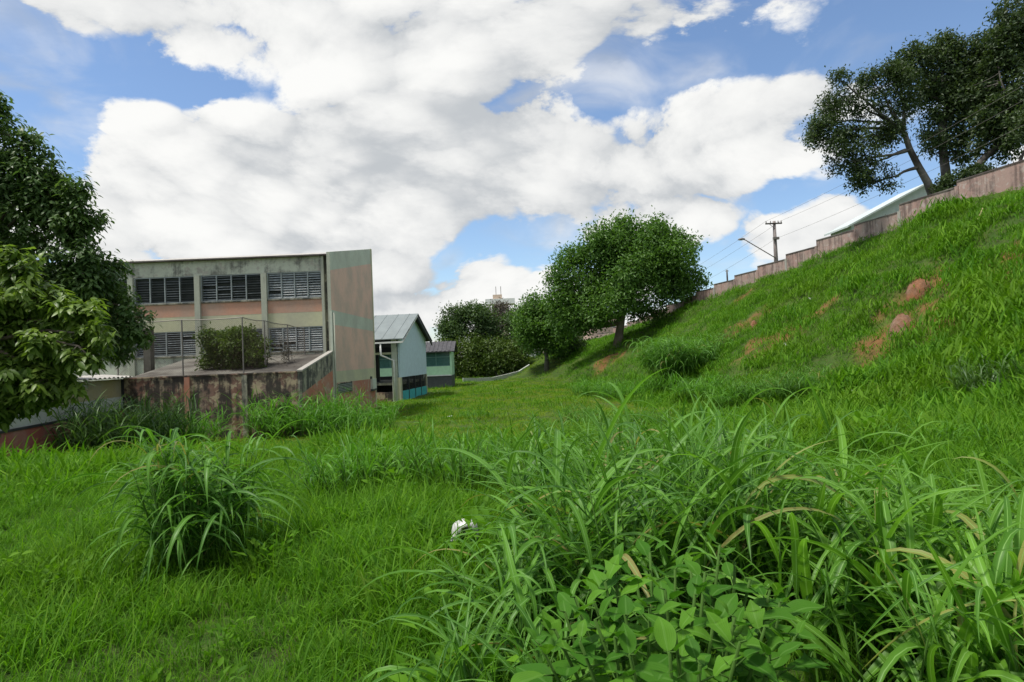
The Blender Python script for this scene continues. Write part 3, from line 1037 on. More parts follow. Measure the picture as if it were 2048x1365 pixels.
# ------------------------------------------------------------------ pole, lamp, wires
def build_pole():
    Y = 66.0
    top = P(1543, 443, Y)
    b = P(1552, 520, Y)
    zb = hz(b.x, Y) - .3
    root = empty('utility_pole', (b.x, Y, zb))
    tag(root, 'concrete utility pole with crossarm and long street lamp arm behind the wall', 'pole')
    H = top.z - zb
    MB().tube([(0, 0, 0), (0, 0, H * .5), (0, 0, H)], [.24, .2, .15], 10).build('shaft', M['pole'], root, smooth=True)
    ca = MB(); ca.beam((-1.0, -.16, H - .28), (.75, -.16, H - .28), .11, .14)
    arm = ca.build('crossarm', M['bark_dark'], root)
    for x in (-.92, -.45, .35, .68):
        MB().tube([(x, -.16, H - .2), (x, -.16, H - .12), (x, -.16, H + .02)], [.045, .06, .03], 8).build('insulator', M['pole'], arm)
    MB().beam((-.55, -.16, H - .35), (0, -.14, H - .85), .04, .04).build('brace', M['bark_dark'], root)
    lp = P(1483, 480, Y)
    la = Vector((lp.x - b.x, -.3, lp.z - zb))
    st = Vector((-.1, -.16, P(1548, 517, Y).z - zb))
    knee = P(1496, 486, Y); kn = Vector((knee.x - b.x, -.3, knee.z - zb))
    MB().tube([st, st.lerp(kn, .5), kn, kn.lerp(la, .5) + Vector((0, 0, .06)), la], .05, 6).build('lamp_arm', M['steel'], root, smooth=True)
    hd = MB(); hd.tube([la + Vector((.25, 0, .03)), la + Vector((0, 0, .04)), la + Vector((-.35, 0, 0)), la + Vector((-.5, 0, -.02))], [.05, .11, .10, .03], 8)
    h = hd.build('lamp_head', M['steel'], root, smooth=True)
    MB().box(la.x - .4, la.x + .0, la.y - .07, la.y + .07, la.z - .12, la.z - .08).build('lens', M['white'], h)
    MB().box(-.3, .3, -.42, -.14, H - 2.0, H - 1.75).build('bracket', M['steel'], root)
    p = P(1455, 566, 72); t = P(1455, 540, 72)
    zb2 = hz(p.x, 72) - .3
    r2 = empty('short_post', (p.x, 72, zb2))
    tag(r2, 'short dark post peeping over the wall between tree and lamp', 'post')
    MB().tube([(0, 0, 0), (0, 0, t.z - zb2)], [.11, .09], 8).build('shaft', M['bark_dark'], r2, smooth=True)
    MB().beam((-.2, 0, t.z - zb2 - .15), (.2, 0, t.z - zb2 - .15), .06, .06).build('bracket', M['bark_dark'], r2)
    # overhead lines along the street behind the wall
    def wire(name_end, p0, p1, sag, label):
        n = 24
        pts = []
        for i in range(n + 1):
            u = i / n
            q = Vector(p0).lerp(Vector(p1), u); q.z -= sag * 4 * u * (1 - u); pts.append(q)
        o = pts[0].copy()
        w = MB().tube([q - o for q in pts], .011, 4).build('overhead_wire', M['steel'], None, loc=o)
        tag(w, label, 'wire', 'overhead lines along the crest')
    bx, bz = b.x, zb
    for dx, dz, s, lb in ((-.92, H, .5, 'upper'), (.68, H - .01, .6, 'second')):
        wire('', (bx + dx, Y - .16, bz + dz), (bx + dx + 5.5, 30, bz + dz + 3.0), s, f'{lb} thin wire running from the crossarm up behind the hilltop trees')
        wire('', (bx + dx, Y - .16, bz + dz), (bx + dx - 7.0, 106, bz + dz - 5.0), s, f'{lb} thin wire sagging from the crossarm down towards the big round tree')
    wire('', (bx, Y - .3, bz + H - 1.9), (bx + 5.2, 30, bz + H + .9), .5, 'lower cable leaving the pole shaft towards the hilltop trees')
    wire('', (bx, Y - .3, bz + H - 1.9), (bx - 7.0, 106, bz + H - 6.6), .7, 'lower cable leaving the pole shaft towards the big round tree')
build_pole()

# ------------------------------------------------------------------ foliage
M['leaf_mango'] = leafy('broad_leaf_green', (.050, .125, .024), (.155, .29, .05), .38)
M['leaf_left'] = leafy('bright_leaf', (.055, .115, .022), (.25, .36, .06), .40, .4, warm=(.42, .36, .05))
M['leaf_back'] = leafy('dark_leaf', (.046, .105, .032), (.16, .245, .075), .38, .42, warm=(.20, .19, .10))
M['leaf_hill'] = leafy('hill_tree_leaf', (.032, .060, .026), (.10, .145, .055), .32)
M['leaf_grey'] = leafy('greyish_leaf', (.085, .075, .065), (.17, .15, .13), .2)
M['leaf_far'] = leafy('far_leaf', (.046, .092, .032), (.12, .19, .06), .32)
M['leaf_shrub'] = leafy('shrub_leaf', (.035, .075, .014), (.13, .19, .03), .3, warm=(.17, .11, .05))
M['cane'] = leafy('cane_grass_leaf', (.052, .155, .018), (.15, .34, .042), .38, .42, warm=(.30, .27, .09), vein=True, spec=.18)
M['cane_warm'] = leafy('yellow_green_cane_leaf', (.060, .180, .016), (.18, .385, .042), .40, .42, warm=(.36, .31, .10), vein=True, spec=.18)  # brighter yellow-green leaf, a colour of its own
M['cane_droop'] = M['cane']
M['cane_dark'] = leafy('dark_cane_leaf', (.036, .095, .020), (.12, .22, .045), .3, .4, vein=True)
M['cane_far'] = leafy('cane_far_leaf', (.055, .175, .016), (.15, .36, .032), .38, .45)
M['stem'] = leafy('cane_stem', (.08, .17, .03), (.13, .23, .05), .2, .6, spec=.1)
M['lobed'] = leafy('lobed_leaf', (.052, .165, .014), (.14, .32, .03), .38, .55, warm=(.22, .26, .04), vein=.25, spec=.10)
M['grass'] = leafy('meadow_grass', (.044, .146, .008), (.165, .358, .022), .42, .6, warm=(.36, .30, .11), spec=.12, patch=.45, patch_col=(.15, .26, .018), patch_scale=.2)
M['lawn'] = leafy('field_grass', (.14, .25, .014), (.27, .40, .03), .40, .6, warm=(.36, .30, .11), spec=.12, patch=.6, patch_col=(.26, .27, .035), patch_scale=.13)

def unit(v):
    return v / np.maximum(np.linalg.norm(v, axis=-1, keepdims=True), 1e-9)

def leaves_np(C, A, Nn, L, W, tint, near=False, fold=.25, droop=.15):
    """leaf faces at points C pointing along A with face normal near Nn"""
    A = unit(A); S = unit(np.cross(A, Nn)); U = np.cross(S, A)
    L = L[:, None]; W = W[:, None]
    b = C
    tip = C + A * L - U * (droop * L)
    if near:
        m1 = C + A * (.38 * L); 
        l1 = m1 + S * (W * .5) + U * (fold * W * .5); r1 = m1 - S * (W * .5) + U * (fold * W * .5)
        m2 = C + A * (.72 * L) - U * (droop * .45 * L)
        l2 = m2 + S * (W * .36) + U * (fold * W * .36); r2 = m2 - S * (W * .36) + U * (fold * W * .36)
        V = np.stack([b, l1, l2, tip, r2, r1, m1, m2], 1)
        T = np.array([[0, 6, 1], [0, 5, 6], [1, 6, 7], [1, 7, 2], [6, 5, 4], [6, 4, 7], [2, 7, 3], [7, 4, 3]])
        k = 8
    else:
        mid = C + A * (.48 * L)
        V = np.stack([b, mid + S * (W * .5) + U * (fold * W * .5), tip, mid - S * (W * .5) + U * (fold * W * .5)], 1)
        T = np.array([[0, 1, 2], [0, 2, 3]])
        k = 4
    n = len(C)
    F = (T[None] + (np.arange(n) * k)[:, None, None]).reshape(-1, 3)
    return V.reshape(-1, 3), F, np.repeat(tint, len(T))

def lobed(blobs, seed, k=7):
    """break each lobe up into a core and smaller bulges so the outline is uneven"""
    g = np.random.default_rng(seed + 17)
    out = []
    for c, r_ in blobs:
        c, r_ = np.array(c), np.array(r_)
        out.append((tuple(c), tuple(r_ * .72)))
        for i in range(k):
            d = unit(g.normal(size=3) + np.array([0, 0, .25]))
            f = g.uniform(.28, .5)
            out.append((tuple(c + d * r_ * g.uniform(.62, .92)), tuple(r_.mean() * f * np.array([1.1, 1.1, .85]))))
    return out

def crown_points(blobs, n, seed, shell=.5, gap=.35, gap_scale=1.0):
    """twig positions inside a set of lobes (centre, radii), denser towards the outside, with holes"""
    g = np.random.default_rng(seed)
    vol = np.array([b[1][0] * b[1][1] * b[1][2] for b in blobs]) ** .70
    pick = g.choice(len(blobs), size=n, p=vol / vol.sum())
    d = unit(g.normal(size=(n, 3)))
    r = shell + (1 - shell) * g.random(n) ** .6
    bump = 1 + .16 * np.sin(5.1 * d[:, 0] + 3 * d[:, 2] + pick * 1.7) * np.sin(4.3 * d[:, 1] - 2.2 * d[:, 2] + pick)
    C = np.array([b[0] for b in blobs])[pick]; Rr = np.array([b[1] for b in blobs])[pick]
    pts = C + d * Rr * (r * bump)[:, None]
    q = pts / gap_scale
    nz = (np.sin(q[:, 0] * 2.1 + 1.3 * np.sin(q[:, 2] * 1.7)) + np.sin(q[:, 1] * 2.4 + 1.1 * np.sin(q[:, 0] * 1.9)) + np.sin(q[:, 2] * 2.7 + 1.5 * np.sin(q[:, 1] * 2.1))) / 3
    keep = nz > (-1 + 2 * gap * .62) - g.random(n) * .25
    out = unit((pts - C) / Rr)
    return pts[keep], out[keep], pick[keep]

def make_crown(name, blobs, n_tw, per, L, W, mat, parent, origin, seed, near=False, shell=.5, gap=.3, gap_scale=1.0, spread=.35, droop=.2, rosette=False, up=.6, tint_gain=1.0):
    g = np.random.default_rng(seed + 100)
    blobs = lobed(blobs, seed)
    pts, out, pick = crown_points(blobs, n_tw, seed, shell, gap, gap_scale)
    btint = g.random(len(blobs))
    n = len(pts)
    C = np.repeat(pts, per, 0); O = np.repeat(out, per, 0)
    m = len(C)
    if rosette:
        az = g.random(m) * 2 * math.pi
        ax = np.stack([np.cos(az), np.sin(az), -.15 - .9 * g.random(m)], 1)
        A = unit(ax + .45 * O)
        C = C + unit(A) * (g.random(m) * .12 * L)[:, None] + g.normal(size=(m, 3)) * spread * .35
        Nn = unit(np.array([0, 0, 1.0]) + .5 * O + .25 * g.normal(size=(m, 3)))
    else:
        C = C + g.normal(size=(m, 3)) * spread
        A = unit(g.normal(size=(m, 3)) + .5 * O - np.array([0, 0, droop]))
        Nn = unit(np.array([0, 0, up]) + .6 * O + .55 * g.normal(size=(m, 3)))
    tw = np.repeat(.5 * g.random(n) + .5 * btint[pick], per)
    tint = np.clip(tint_gain * (.62 * tw + .38 * g.random(m)), 0, 1)
    V, F, T = leaves_np(C - np.array(origin), A, Nn, L * (.65 + .6 * g.random(m)), W * (.7 + .5 * g.random(m)), tint, near, droop=.18)
    me = mesh_np(name, V, F, mat, {'tint': ('FACE', T)})
    return link(bpy.data.objects.new(name, me), parent), pts

def limb(mb, a, b, r0, r1, g, n=6, bow=.12, seg=7):
    a, b = Vector(a), Vector(b)
    L = (b - a).length
    side = Vector(g.normal(size=3)) * (bow * L)
    pts, rad = [], []
    for i in range(seg + 1):
        u = i / seg
        p = a.lerp(b, u) + side * (math.sin(math.pi * u) * .5) + Vector((0, 0, bow * L * .35 * math.sin(math.pi * u)))
        p += Vector(g.normal(size=3)) * (.012 * L if 0 < i < seg else 0)
        pts.append(p); rad.append(r0 + (r1 - r0) * u)
    mb.tube(pts, rad, n, cap=True)
    return pts

def make_tree(base, trunk_pts, trunk_r, blobs, label, name='tree', leaf_mat='leaf_mango', bark='bark', seed=1, n_tw=1500, per=9, L=.3, W=.12, twigs=60, cat='tree', group=None, limbs=True, **kw):
    base = Vector(base)
    root = empty(name, base)
    tag(root, label, cat, group)
    g = np.random.default_rng(seed)
    mb = MB()
    tp = [Vector(p) - base for p in trunk_pts]
    k = len(tp)
    rad = [trunk_r * (1 - .45 * i / max(1, k - 1)) for i in range(k)]
    rad[0] = trunk_r * 1.25
    mb.tube(tp, rad, 10)
    tops = tp[-1]
    crown, pts = make_crown('crown', blobs, n_tw, per, L, W, M[leaf_mat], root, tuple(base), seed, **kw)
    if limbs:
        allp = []
        for (c, r_) in blobs:
            c_l = Vector(c) - base
            # leave the trunk at its nearest upper point
            j = min(range(max(1, k // 2), k), key=lambda q: (tp[q] - c_l).length)
            allp += limb(mb, tp[j], c_l, rad[j] * .62, trunk_r * .10, g)
        P_ = np.array([tuple(p) for p in allp])
        pick = g.choice(len(pts), size=min(twigs, len(pts)), replace=False)
        for q in pick:
            t_ = Vector(pts[q]) - base
            dd = np.linalg.norm(P_ - np.array(t_), axis=1)
            j = int(np.argmin(dd))
            limb(mb, allp[j], t_, trunk_r * .09, trunk_r * .025, g, n=5, bow=.18, seg=4)
    mb.build('trunk', M[bark], root, smooth=True)
    return root

def blob(px, py, Y, rx, ry=None, rd=None, dy=0.0):
    """a lobe of a crown: middle in the photograph, depth, and half-size in photograph pixels"""
    ry = rx if ry is None else ry
    c = P(px, py, Y + dy)
    s = Y / FPX
    return (tuple(c), (rx * s, (rd if rd else (rx + ry) / 2) * s, ry * s))

# --- big round tree on the bank
mb_ = ground_hit(1237, 692)
Yt = mb_.y
print('round tree at', mb_)
tb = Vector(mb_) - Vector((0, 0, .3))
make_tree(tb, [tb, P(1238, 670, Yt), P(1243, 640, Yt), P(1250, 605, Yt)], .62 * Yt / 75,
          [blob(1280, 520, Yt, 88, 66), blob(1270, 500, Yt, 70, 50), blob(1200, 515, Yt, 70, 50), blob(1345, 515, Yt, 55, 52), blob(1150, 555, Yt, 52, 48), blob(1275, 580, Yt, 85, 52, dy=-3),
           blob(1340, 570, Yt, 50, 42), blob(1180, 610, Yt, 55, 45, dy=-2), blob(1128, 605, Yt, 34, 40), blob(1240, 475, Yt, 48, 36), blob(1305, 468, Yt, 50, 34), blob(1225, 570, Yt, 70, 50, dy=3),
           blob(1160, 645, Yt, 40, 34, dy=-1), blob(1125, 640, Yt, 30, 30, dy=1), blob(1385, 560, Yt, 24, 34), blob(1300, 620, Yt, 45, 26, dy=2)],
          'big round-crowned tree standing on the bank below the boundary wall', seed=11, n_tw=6500, per=10, L=.46, W=.22, twigs=90, gap=.14, gap_scale=2.2, spread=.45, shell=.42)

# --- trees further along the bank
def far_tree(px, py, blobs_px, Y, label, seed, mat, trunk=.3, n_tw=900, L=.5, W=.22, gap=.25, bark='bark_dark', per=10, shell=.4):
    d = ray(px, py); t = Y / d.y
    x = d.x * t
    b = Vector((x, Y, hz(x, Y) - .3))
    bl = [blob(*q[:2], Y, *q[2:]) for q in blobs_px]
    top = Vector(bl[0][0]); top.z -= bl[0][1][2] * .6
    make_tree(b, [b, b.lerp(top, .4) + Vector((.2, 0, 0)), b.lerp(top, .75), top], trunk, bl, label, seed=seed, leaf_mat=mat, bark=bark, n_tw=n_tw, per=per, L=L, W=W, gap=gap, gap_scale=1.8, spread=.5, twigs=30, shell=shell, group='trees at the far end of the field')

far_tree(1092, 712, [(1085, 640, 42, 40), (1112, 650, 36, 34), (1055, 652, 30, 34), (1100, 685, 40, 28), (1065, 685, 30, 25), (1078, 612, 34, 24)], 88, 'bright green tree just left of the big round-crowned tree', 21, 'leaf_mango', .32, 1300)
far_tree(1000, 745, [(998, 632, 32, 24), (985, 655, 36, 22), (1018, 650, 26, 24)], 112, 'greyish brown bare-looking treetop below the distant tower', 22, 'leaf_grey', .25, 700, L=.5, W=.16, gap=.35)
far_tree(940, 752, [(945, 655, 42, 34), (905, 640, 32, 26), (965, 630, 34, 22), (925, 625, 26, 16), (980, 675, 40, 30), (900, 670, 30, 30), (1030, 640, 20, 24)], 104, 'dark green spreading tree behind the mint classroom block', 23, 'leaf_far', .35, 1500)
far_tree(960, 755, [(935, 705, 40, 32), (975, 712, 44, 34), (1012, 708, 34, 32), (905, 725, 22, 26), (950, 738, 46, 18), (1035, 705, 22, 30), (890, 705, 18, 20)], 99, 'low dark thicket tree above the white kerb', 24, 'leaf_shrub', .3, 1700, shell=.25, gap=.38)
far_tree(1120, 706, [(1128, 672, 24, 22), (1142, 690, 26, 15), (1110, 690, 20, 14)], 92, 'small tree between the bright green tree and the big round one', 25, 'leaf_far', .16, 500)
far_tree(995, 748, [(985, 728, 26, 14), (1015, 728, 22, 12), (1040, 722, 16, 10)], 97, 'brownish low shrub tree over the white kerb', 26, 'leaf_shrub', .12, 420, shell=.2)
far_tree(1020, 726, [(1030, 690, 26, 30), (1045, 665, 28, 30), (1055, 640, 26, 26), (1030, 650, 22, 22)], 108, 'dark narrow tree between the thicket and the bright green tree', 27, 'leaf_far', .2, 600)

# --- trees on the hilltop behind the wall
def hill_tree(tr_px, Y, blobs_px, r, label, seed, **kw):
    pts = [P(x, y, Y) for x, y in tr_px]
    b = pts[0].copy(); b.z = hz(b.x, b.y) - .3
    bl = [blob(*q[:2], Y, *q[2:]) for q in blobs_px]
    make_tree(b, [b] + pts, r, bl, label, seed=seed, leaf_mat='leaf_hill', bark='bark_dark', group='trees on the hilltop behind the wall', **kw)

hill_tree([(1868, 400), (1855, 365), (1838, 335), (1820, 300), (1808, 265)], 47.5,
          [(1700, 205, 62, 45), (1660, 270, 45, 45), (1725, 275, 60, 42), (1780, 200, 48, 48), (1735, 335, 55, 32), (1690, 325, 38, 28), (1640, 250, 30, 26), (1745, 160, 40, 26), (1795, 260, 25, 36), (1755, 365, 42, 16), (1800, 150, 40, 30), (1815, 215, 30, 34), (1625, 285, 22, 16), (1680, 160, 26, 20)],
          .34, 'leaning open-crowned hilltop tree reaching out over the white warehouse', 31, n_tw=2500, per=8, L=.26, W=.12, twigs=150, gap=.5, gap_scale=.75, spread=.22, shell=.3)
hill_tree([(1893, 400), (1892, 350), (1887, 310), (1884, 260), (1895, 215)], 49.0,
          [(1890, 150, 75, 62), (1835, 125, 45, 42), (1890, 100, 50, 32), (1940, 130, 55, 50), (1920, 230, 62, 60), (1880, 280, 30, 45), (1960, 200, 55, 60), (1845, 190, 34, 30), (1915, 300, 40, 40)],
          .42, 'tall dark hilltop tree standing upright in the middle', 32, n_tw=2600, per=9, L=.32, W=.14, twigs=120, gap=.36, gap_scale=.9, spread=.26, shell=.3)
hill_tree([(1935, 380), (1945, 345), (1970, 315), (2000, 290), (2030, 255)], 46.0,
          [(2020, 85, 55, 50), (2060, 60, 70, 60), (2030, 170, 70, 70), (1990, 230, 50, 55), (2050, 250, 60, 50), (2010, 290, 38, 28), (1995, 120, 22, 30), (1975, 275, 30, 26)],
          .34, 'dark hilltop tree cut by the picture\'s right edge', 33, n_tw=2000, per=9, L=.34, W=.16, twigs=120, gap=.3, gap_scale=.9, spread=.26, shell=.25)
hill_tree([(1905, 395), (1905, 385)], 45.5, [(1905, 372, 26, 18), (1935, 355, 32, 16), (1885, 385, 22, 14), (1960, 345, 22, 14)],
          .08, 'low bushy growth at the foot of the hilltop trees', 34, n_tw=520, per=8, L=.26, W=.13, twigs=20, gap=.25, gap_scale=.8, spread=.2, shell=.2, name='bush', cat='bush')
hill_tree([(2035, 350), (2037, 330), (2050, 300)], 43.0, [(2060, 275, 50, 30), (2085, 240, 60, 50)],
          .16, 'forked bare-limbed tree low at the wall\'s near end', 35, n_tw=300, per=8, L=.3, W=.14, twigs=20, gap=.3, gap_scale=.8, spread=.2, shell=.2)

# --- trees over the yard wall on the left
b0 = Vector((-22.5, 25.0, -1.4))
make_tree(b0, [b0, b0 + Vector((.3, 0, 2.6)), b0 + Vector((.6, .2, 4.6)), b0 + Vector((.6, 0, 6.5))], .38,
          [blob(15, 350, 24, 70, 58), blob(-90, 290, 24, 90, 100), blob(85, 345, 24, 50, 44), blob(45, 300, 24, 45, 40), blob(150, 390, 24, 38, 36), blob(160, 450, 24, 44, 40), blob(110, 410, 24, 62, 55), blob(30, 440, 24, 110, 90), blob(130, 500, 24, 75, 60), blob(190, 560, 24.5, 62, 50),
           blob(90, 590, 24, 110, 80), blob(235, 610, 25, 55, 52), blob(270, 650, 25.5, 42, 36), blob(180, 650, 25, 75, 55), blob(-8, 215, 24, 18, 45), blob(-60, 480, 24, 130, 120), blob(230, 690, 26, 45, 28), blob(215, 530, 25, 34, 30)],
          'tall dark broad-leaved tree overhanging the school from the left', seed=41, leaf_mat='leaf_back', n_tw=3900, per=9, L=.28, W=.105, near=True, rosette=True, twigs=120, gap=.12, gap_scale=1.1, spread=.34, shell=.3)
b1 = Vector((-15.4, 16.0, -1.0))
make_tree(b1, [b1, b1 + Vector((.1, 0, 1.4)), b1 + Vector((.5, .1, 2.6)), b1 + Vector((1.0, 0, 3.4))], .2,
          [blob(30, 545, 16, 60, 38), blob(60, 600, 16, 90, 42), blob(150, 630, 16, 60, 34), blob(200, 660, 15.8, 34, 24), blob(20, 660, 16, 90, 55), blob(110, 690, 15.7, 80, 40), blob(180, 715, 15.6, 42, 26), blob(40, 745, 15.8, 85, 50),
           blob(-60, 640, 16, 90, 130), blob(105, 760, 15.8, 55, 36), blob(10, 790, 15.9, 60, 34), blob(10, 510, 16, 28, 18), blob(60, 800, 15.8, 70, 26), blob(140, 785, 15.8, 42, 22), blob(-10, 830, 15.8, 60, 22)],
          'bright-leaved tree hanging low over the red-based yard wall', seed=42, leaf_mat='leaf_left', n_tw=1250, per=8, L=.29, W=.115, near=True, rosette=True, twigs=140, gap=.34, gap_scale=.55, spread=.2, shell=.25)

# --- bush on the annex roof behind the netting
bb = Vector((P(470, 740, 33.2).x, 33.2, 1.45))
make_tree(bb, [bb, bb + Vector((0, 0, .35)), bb + Vector((.05, 0, .8))], .09,
          [blob(470, 705, 33.2, 55, 36), blob(430, 690, 33.2, 34, 30), blob(440, 725, 33.2, 38, 22), blob(510, 715, 33.2, 34, 28), blob(495, 685, 33.2, 28, 22), blob(470, 672, 33.2, 30, 16)],
          'round bush growing on the annex roof behind the netting', name='bush', cat='bush', seed=51, leaf_mat='leaf_shrub', bark='bark_dark', n_tw=1300, per=9, L=.19, W=.09, twigs=60, gap=.2, gap_scale=.5, spread=.13, shell=.2)
bq = Vector((P(535, 735, 34.0).x, 34.0, 1.6))
make_tree(bq, [bq, bq + Vector((0, 0, .5)), bq + Vector((.1, 0, 1.0))], .03,
          [blob(572, 720, 34, 14, 26), blob(585, 745, 33, 18, 12), blob(562, 690, 34, 8, 20)],
          'thin brownish vine climbing the netting beside the round bush', name='vine', cat='vine', seed=52, leaf_mat='leaf_grey', bark='bark_dark', n_tw=120, per=5, L=.12, W=.04, twigs=30, gap=.3, gap_scale=.5, spread=.1, shell=.1)

# ------------------------------------------------------------------ grasses
def blade_np(L, W, th0, th1, k, az, seg=9, fold=.35, twist=0.0, wave=0.0):
    """arching strap leaf from the origin: columns left edge, midrib, right edge"""
    s = np.linspace(0, 1, seg + 1)
    th = th0 + (th1 - th0) * s ** k
    ds = L / seg
    y = np.concatenate([[0], np.cumsum(np.sin((th[1:] + th[:-1]) / 2) * ds)])
    z = np.concatenate([[0], np.cumsum(np.cos((th[1:] + th[:-1]) / 2) * ds)])
    x = wave * L * np.sin(s * 3.0)
    w = W * np.clip(np.minimum(.35 + 2.6 * s, 1.0) * (1 - s ** 2.4), .02, 1) * .5
    T = np.stack([np.zeros_like(s), np.sin(th), np.cos(th)], 1)
    Nn = np.stack([np.zeros_like(s), -np.cos(th), np.sin(th)], 1)
    S = np.tile([1.0, 0, 0], (seg + 1, 1))
    tw = twist * s
    Sr = S * np.cos(tw)[:, None] + Nn * np.sin(tw)[:, None]
    Nr = Nn * np.cos(tw)[:, None] - S * np.sin(tw)[:, None]
    mid = np.stack([x, y, z], 1)
    l = mid - Sr * w[:, None] + Nr * (w * fold)[:, None]
    r = mid + Sr * w[:, None] + Nr * (w * fold)[:, None]
    V = np.stack([l, mid, r], 1).reshape(-1, 3)
    i = np.arange(seg) * 3
    F = np.concatenate([np.stack([i, i + 1, i + 4, i + 3], 1), np.stack([i + 1, i + 2, i + 5, i + 4], 1)])
    ca, sa = math.cos(az), math.sin(az)
    V = V @ np.array([[ca, sa, 0], [-sa, ca, 0], [0, 0, 1]])
    across = np.tile([-1.0, 0, 1.0], seg + 1)
    return V, F, across

def flat_blades(items, tint_rng, seg):
    Vs, Fs, Ac, Ti = [], [], [], []
    n = 0
    for (org, L, W, t0, t1, k, az, tw) in items:
        V, F, a = blade_np(L, W, t0, t1, k, az, seg, .3, tw, random.uniform(-.05, .05))
        Vs.append(V + np.array(org)); Fs.append(F + n); Ac.append(a)
        Ti.append(np.full(len(F), tint_rng()))
        n += len(V)
    return np.concatenate(Vs), np.concatenate(Fs), np.concatenate(Ac), np.concatenate(Ti)

# --- low meadow grass: tuft meshes scattered over the ground
lib = bpy.data.collections.new('tuft_library')       # not in the scene: only the source of the scatter
def tuft(name, n, rad, h, w, lean, seed, seg=4, straw=.05, mat='grass'):
    random.seed(seed)
    items = []
    for i in range(n):
        a, r_ = random.uniform(0, 6.283), rad * math.sqrt(random.random())
        hh = h * random.uniform(.45, 1.15)
        items.append(((r_ * math.cos(a), r_ * math.sin(a), -.02), hh, w * random.uniform(.6, 1.25), random.uniform(.05, .5), random.uniform(.6, lean), random.uniform(.8, 2.2), random.uniform(0, 6.283), random.uniform(-.8, .8)))
    V, F, a, t = flat_blades(items, lambda: .97 if random.random() < straw else random.uniform(.05, .9), seg)
    me = mesh_np(name, V, F, M[mat], {'tint': ('FACE', t), 'across': ('POINT', a)}, smooth=True)
    o = bpy.data.objects.new(name, me)
    lib.objects.link(o)
def weed(name, n, h, seed):
    g = np.random.default_rng(seed)
    C = g.normal(size=(n, 3)) * np.array([.09, .09, 0]) + np.array([0, 0, 1]) * (g.random((n, 1)) * h)
    A = unit(np.concatenate([C[:, :2] + g.normal(size=(n, 2)) * .08, .05 + .1 * g.random((n, 1))], 1))
    V, F, t = leaves_np(C, A, unit(np.array([0, 0, 1.0]) + .3 * g.normal(size=(n, 3))), .06 + .05 * g.random(n), .025 + .02 * g.random(n), .1 + .7 * g.random(n), True)
    me = mesh_np(name, V, F, M['grass'], {'tint': ('FACE', t)})
    lib.objects.link(bpy.data.objects.new(name, me))
# variants in name order
for k in range(4): tuft(f't0{k}_short', 26, .13, .20, .0085, 2.0, 100 + k)
for k in range(3): tuft(f't1{k}_tall', 24, .12, .36, .010, 2.1, 120 + k)
for k in range(3): tuft(f't2{k}_broad', 20, .28, .34, .022, 1.9, 140 + k, seg=3)
for k in range(3): tuft(f't3{k}_far', 22, .50, .36, .042, 1.8, 160 + k, seg=2, straw=.03)
for k in range(2): weed(f't4{k}_weed', 26, .12, 180 + k)
for k in range(2): weed(f't6{k}_weed', 60, .30, 210 + k)
for k in range(2): tuft(f't7{k}_seed', 9, .10, .62, .006, 1.1, 220 + k, straw=.55)
for k in range(2): tuft(f't5{k}_lawn', 26, .42, .10, .030, 1.6, 190 + k, seg=2, straw=.06, mat='lawn')

def in_clear(X, Y):
    """where no grass grows: inside the buildings"""
    b = (X < -10.2) & (X > -35) & (Y > 30.8) & (Y < 51.2)
    b |= (X < -8.0) & (X > -25) & (Y > 54.5) & (Y < 64.5)
    xw = WALL_C - WALL_K * Y
    b |= X > xw - .05
    b |= (X < -14.7 - (Y - 9) * .2185) & (Y > 8)
    return b

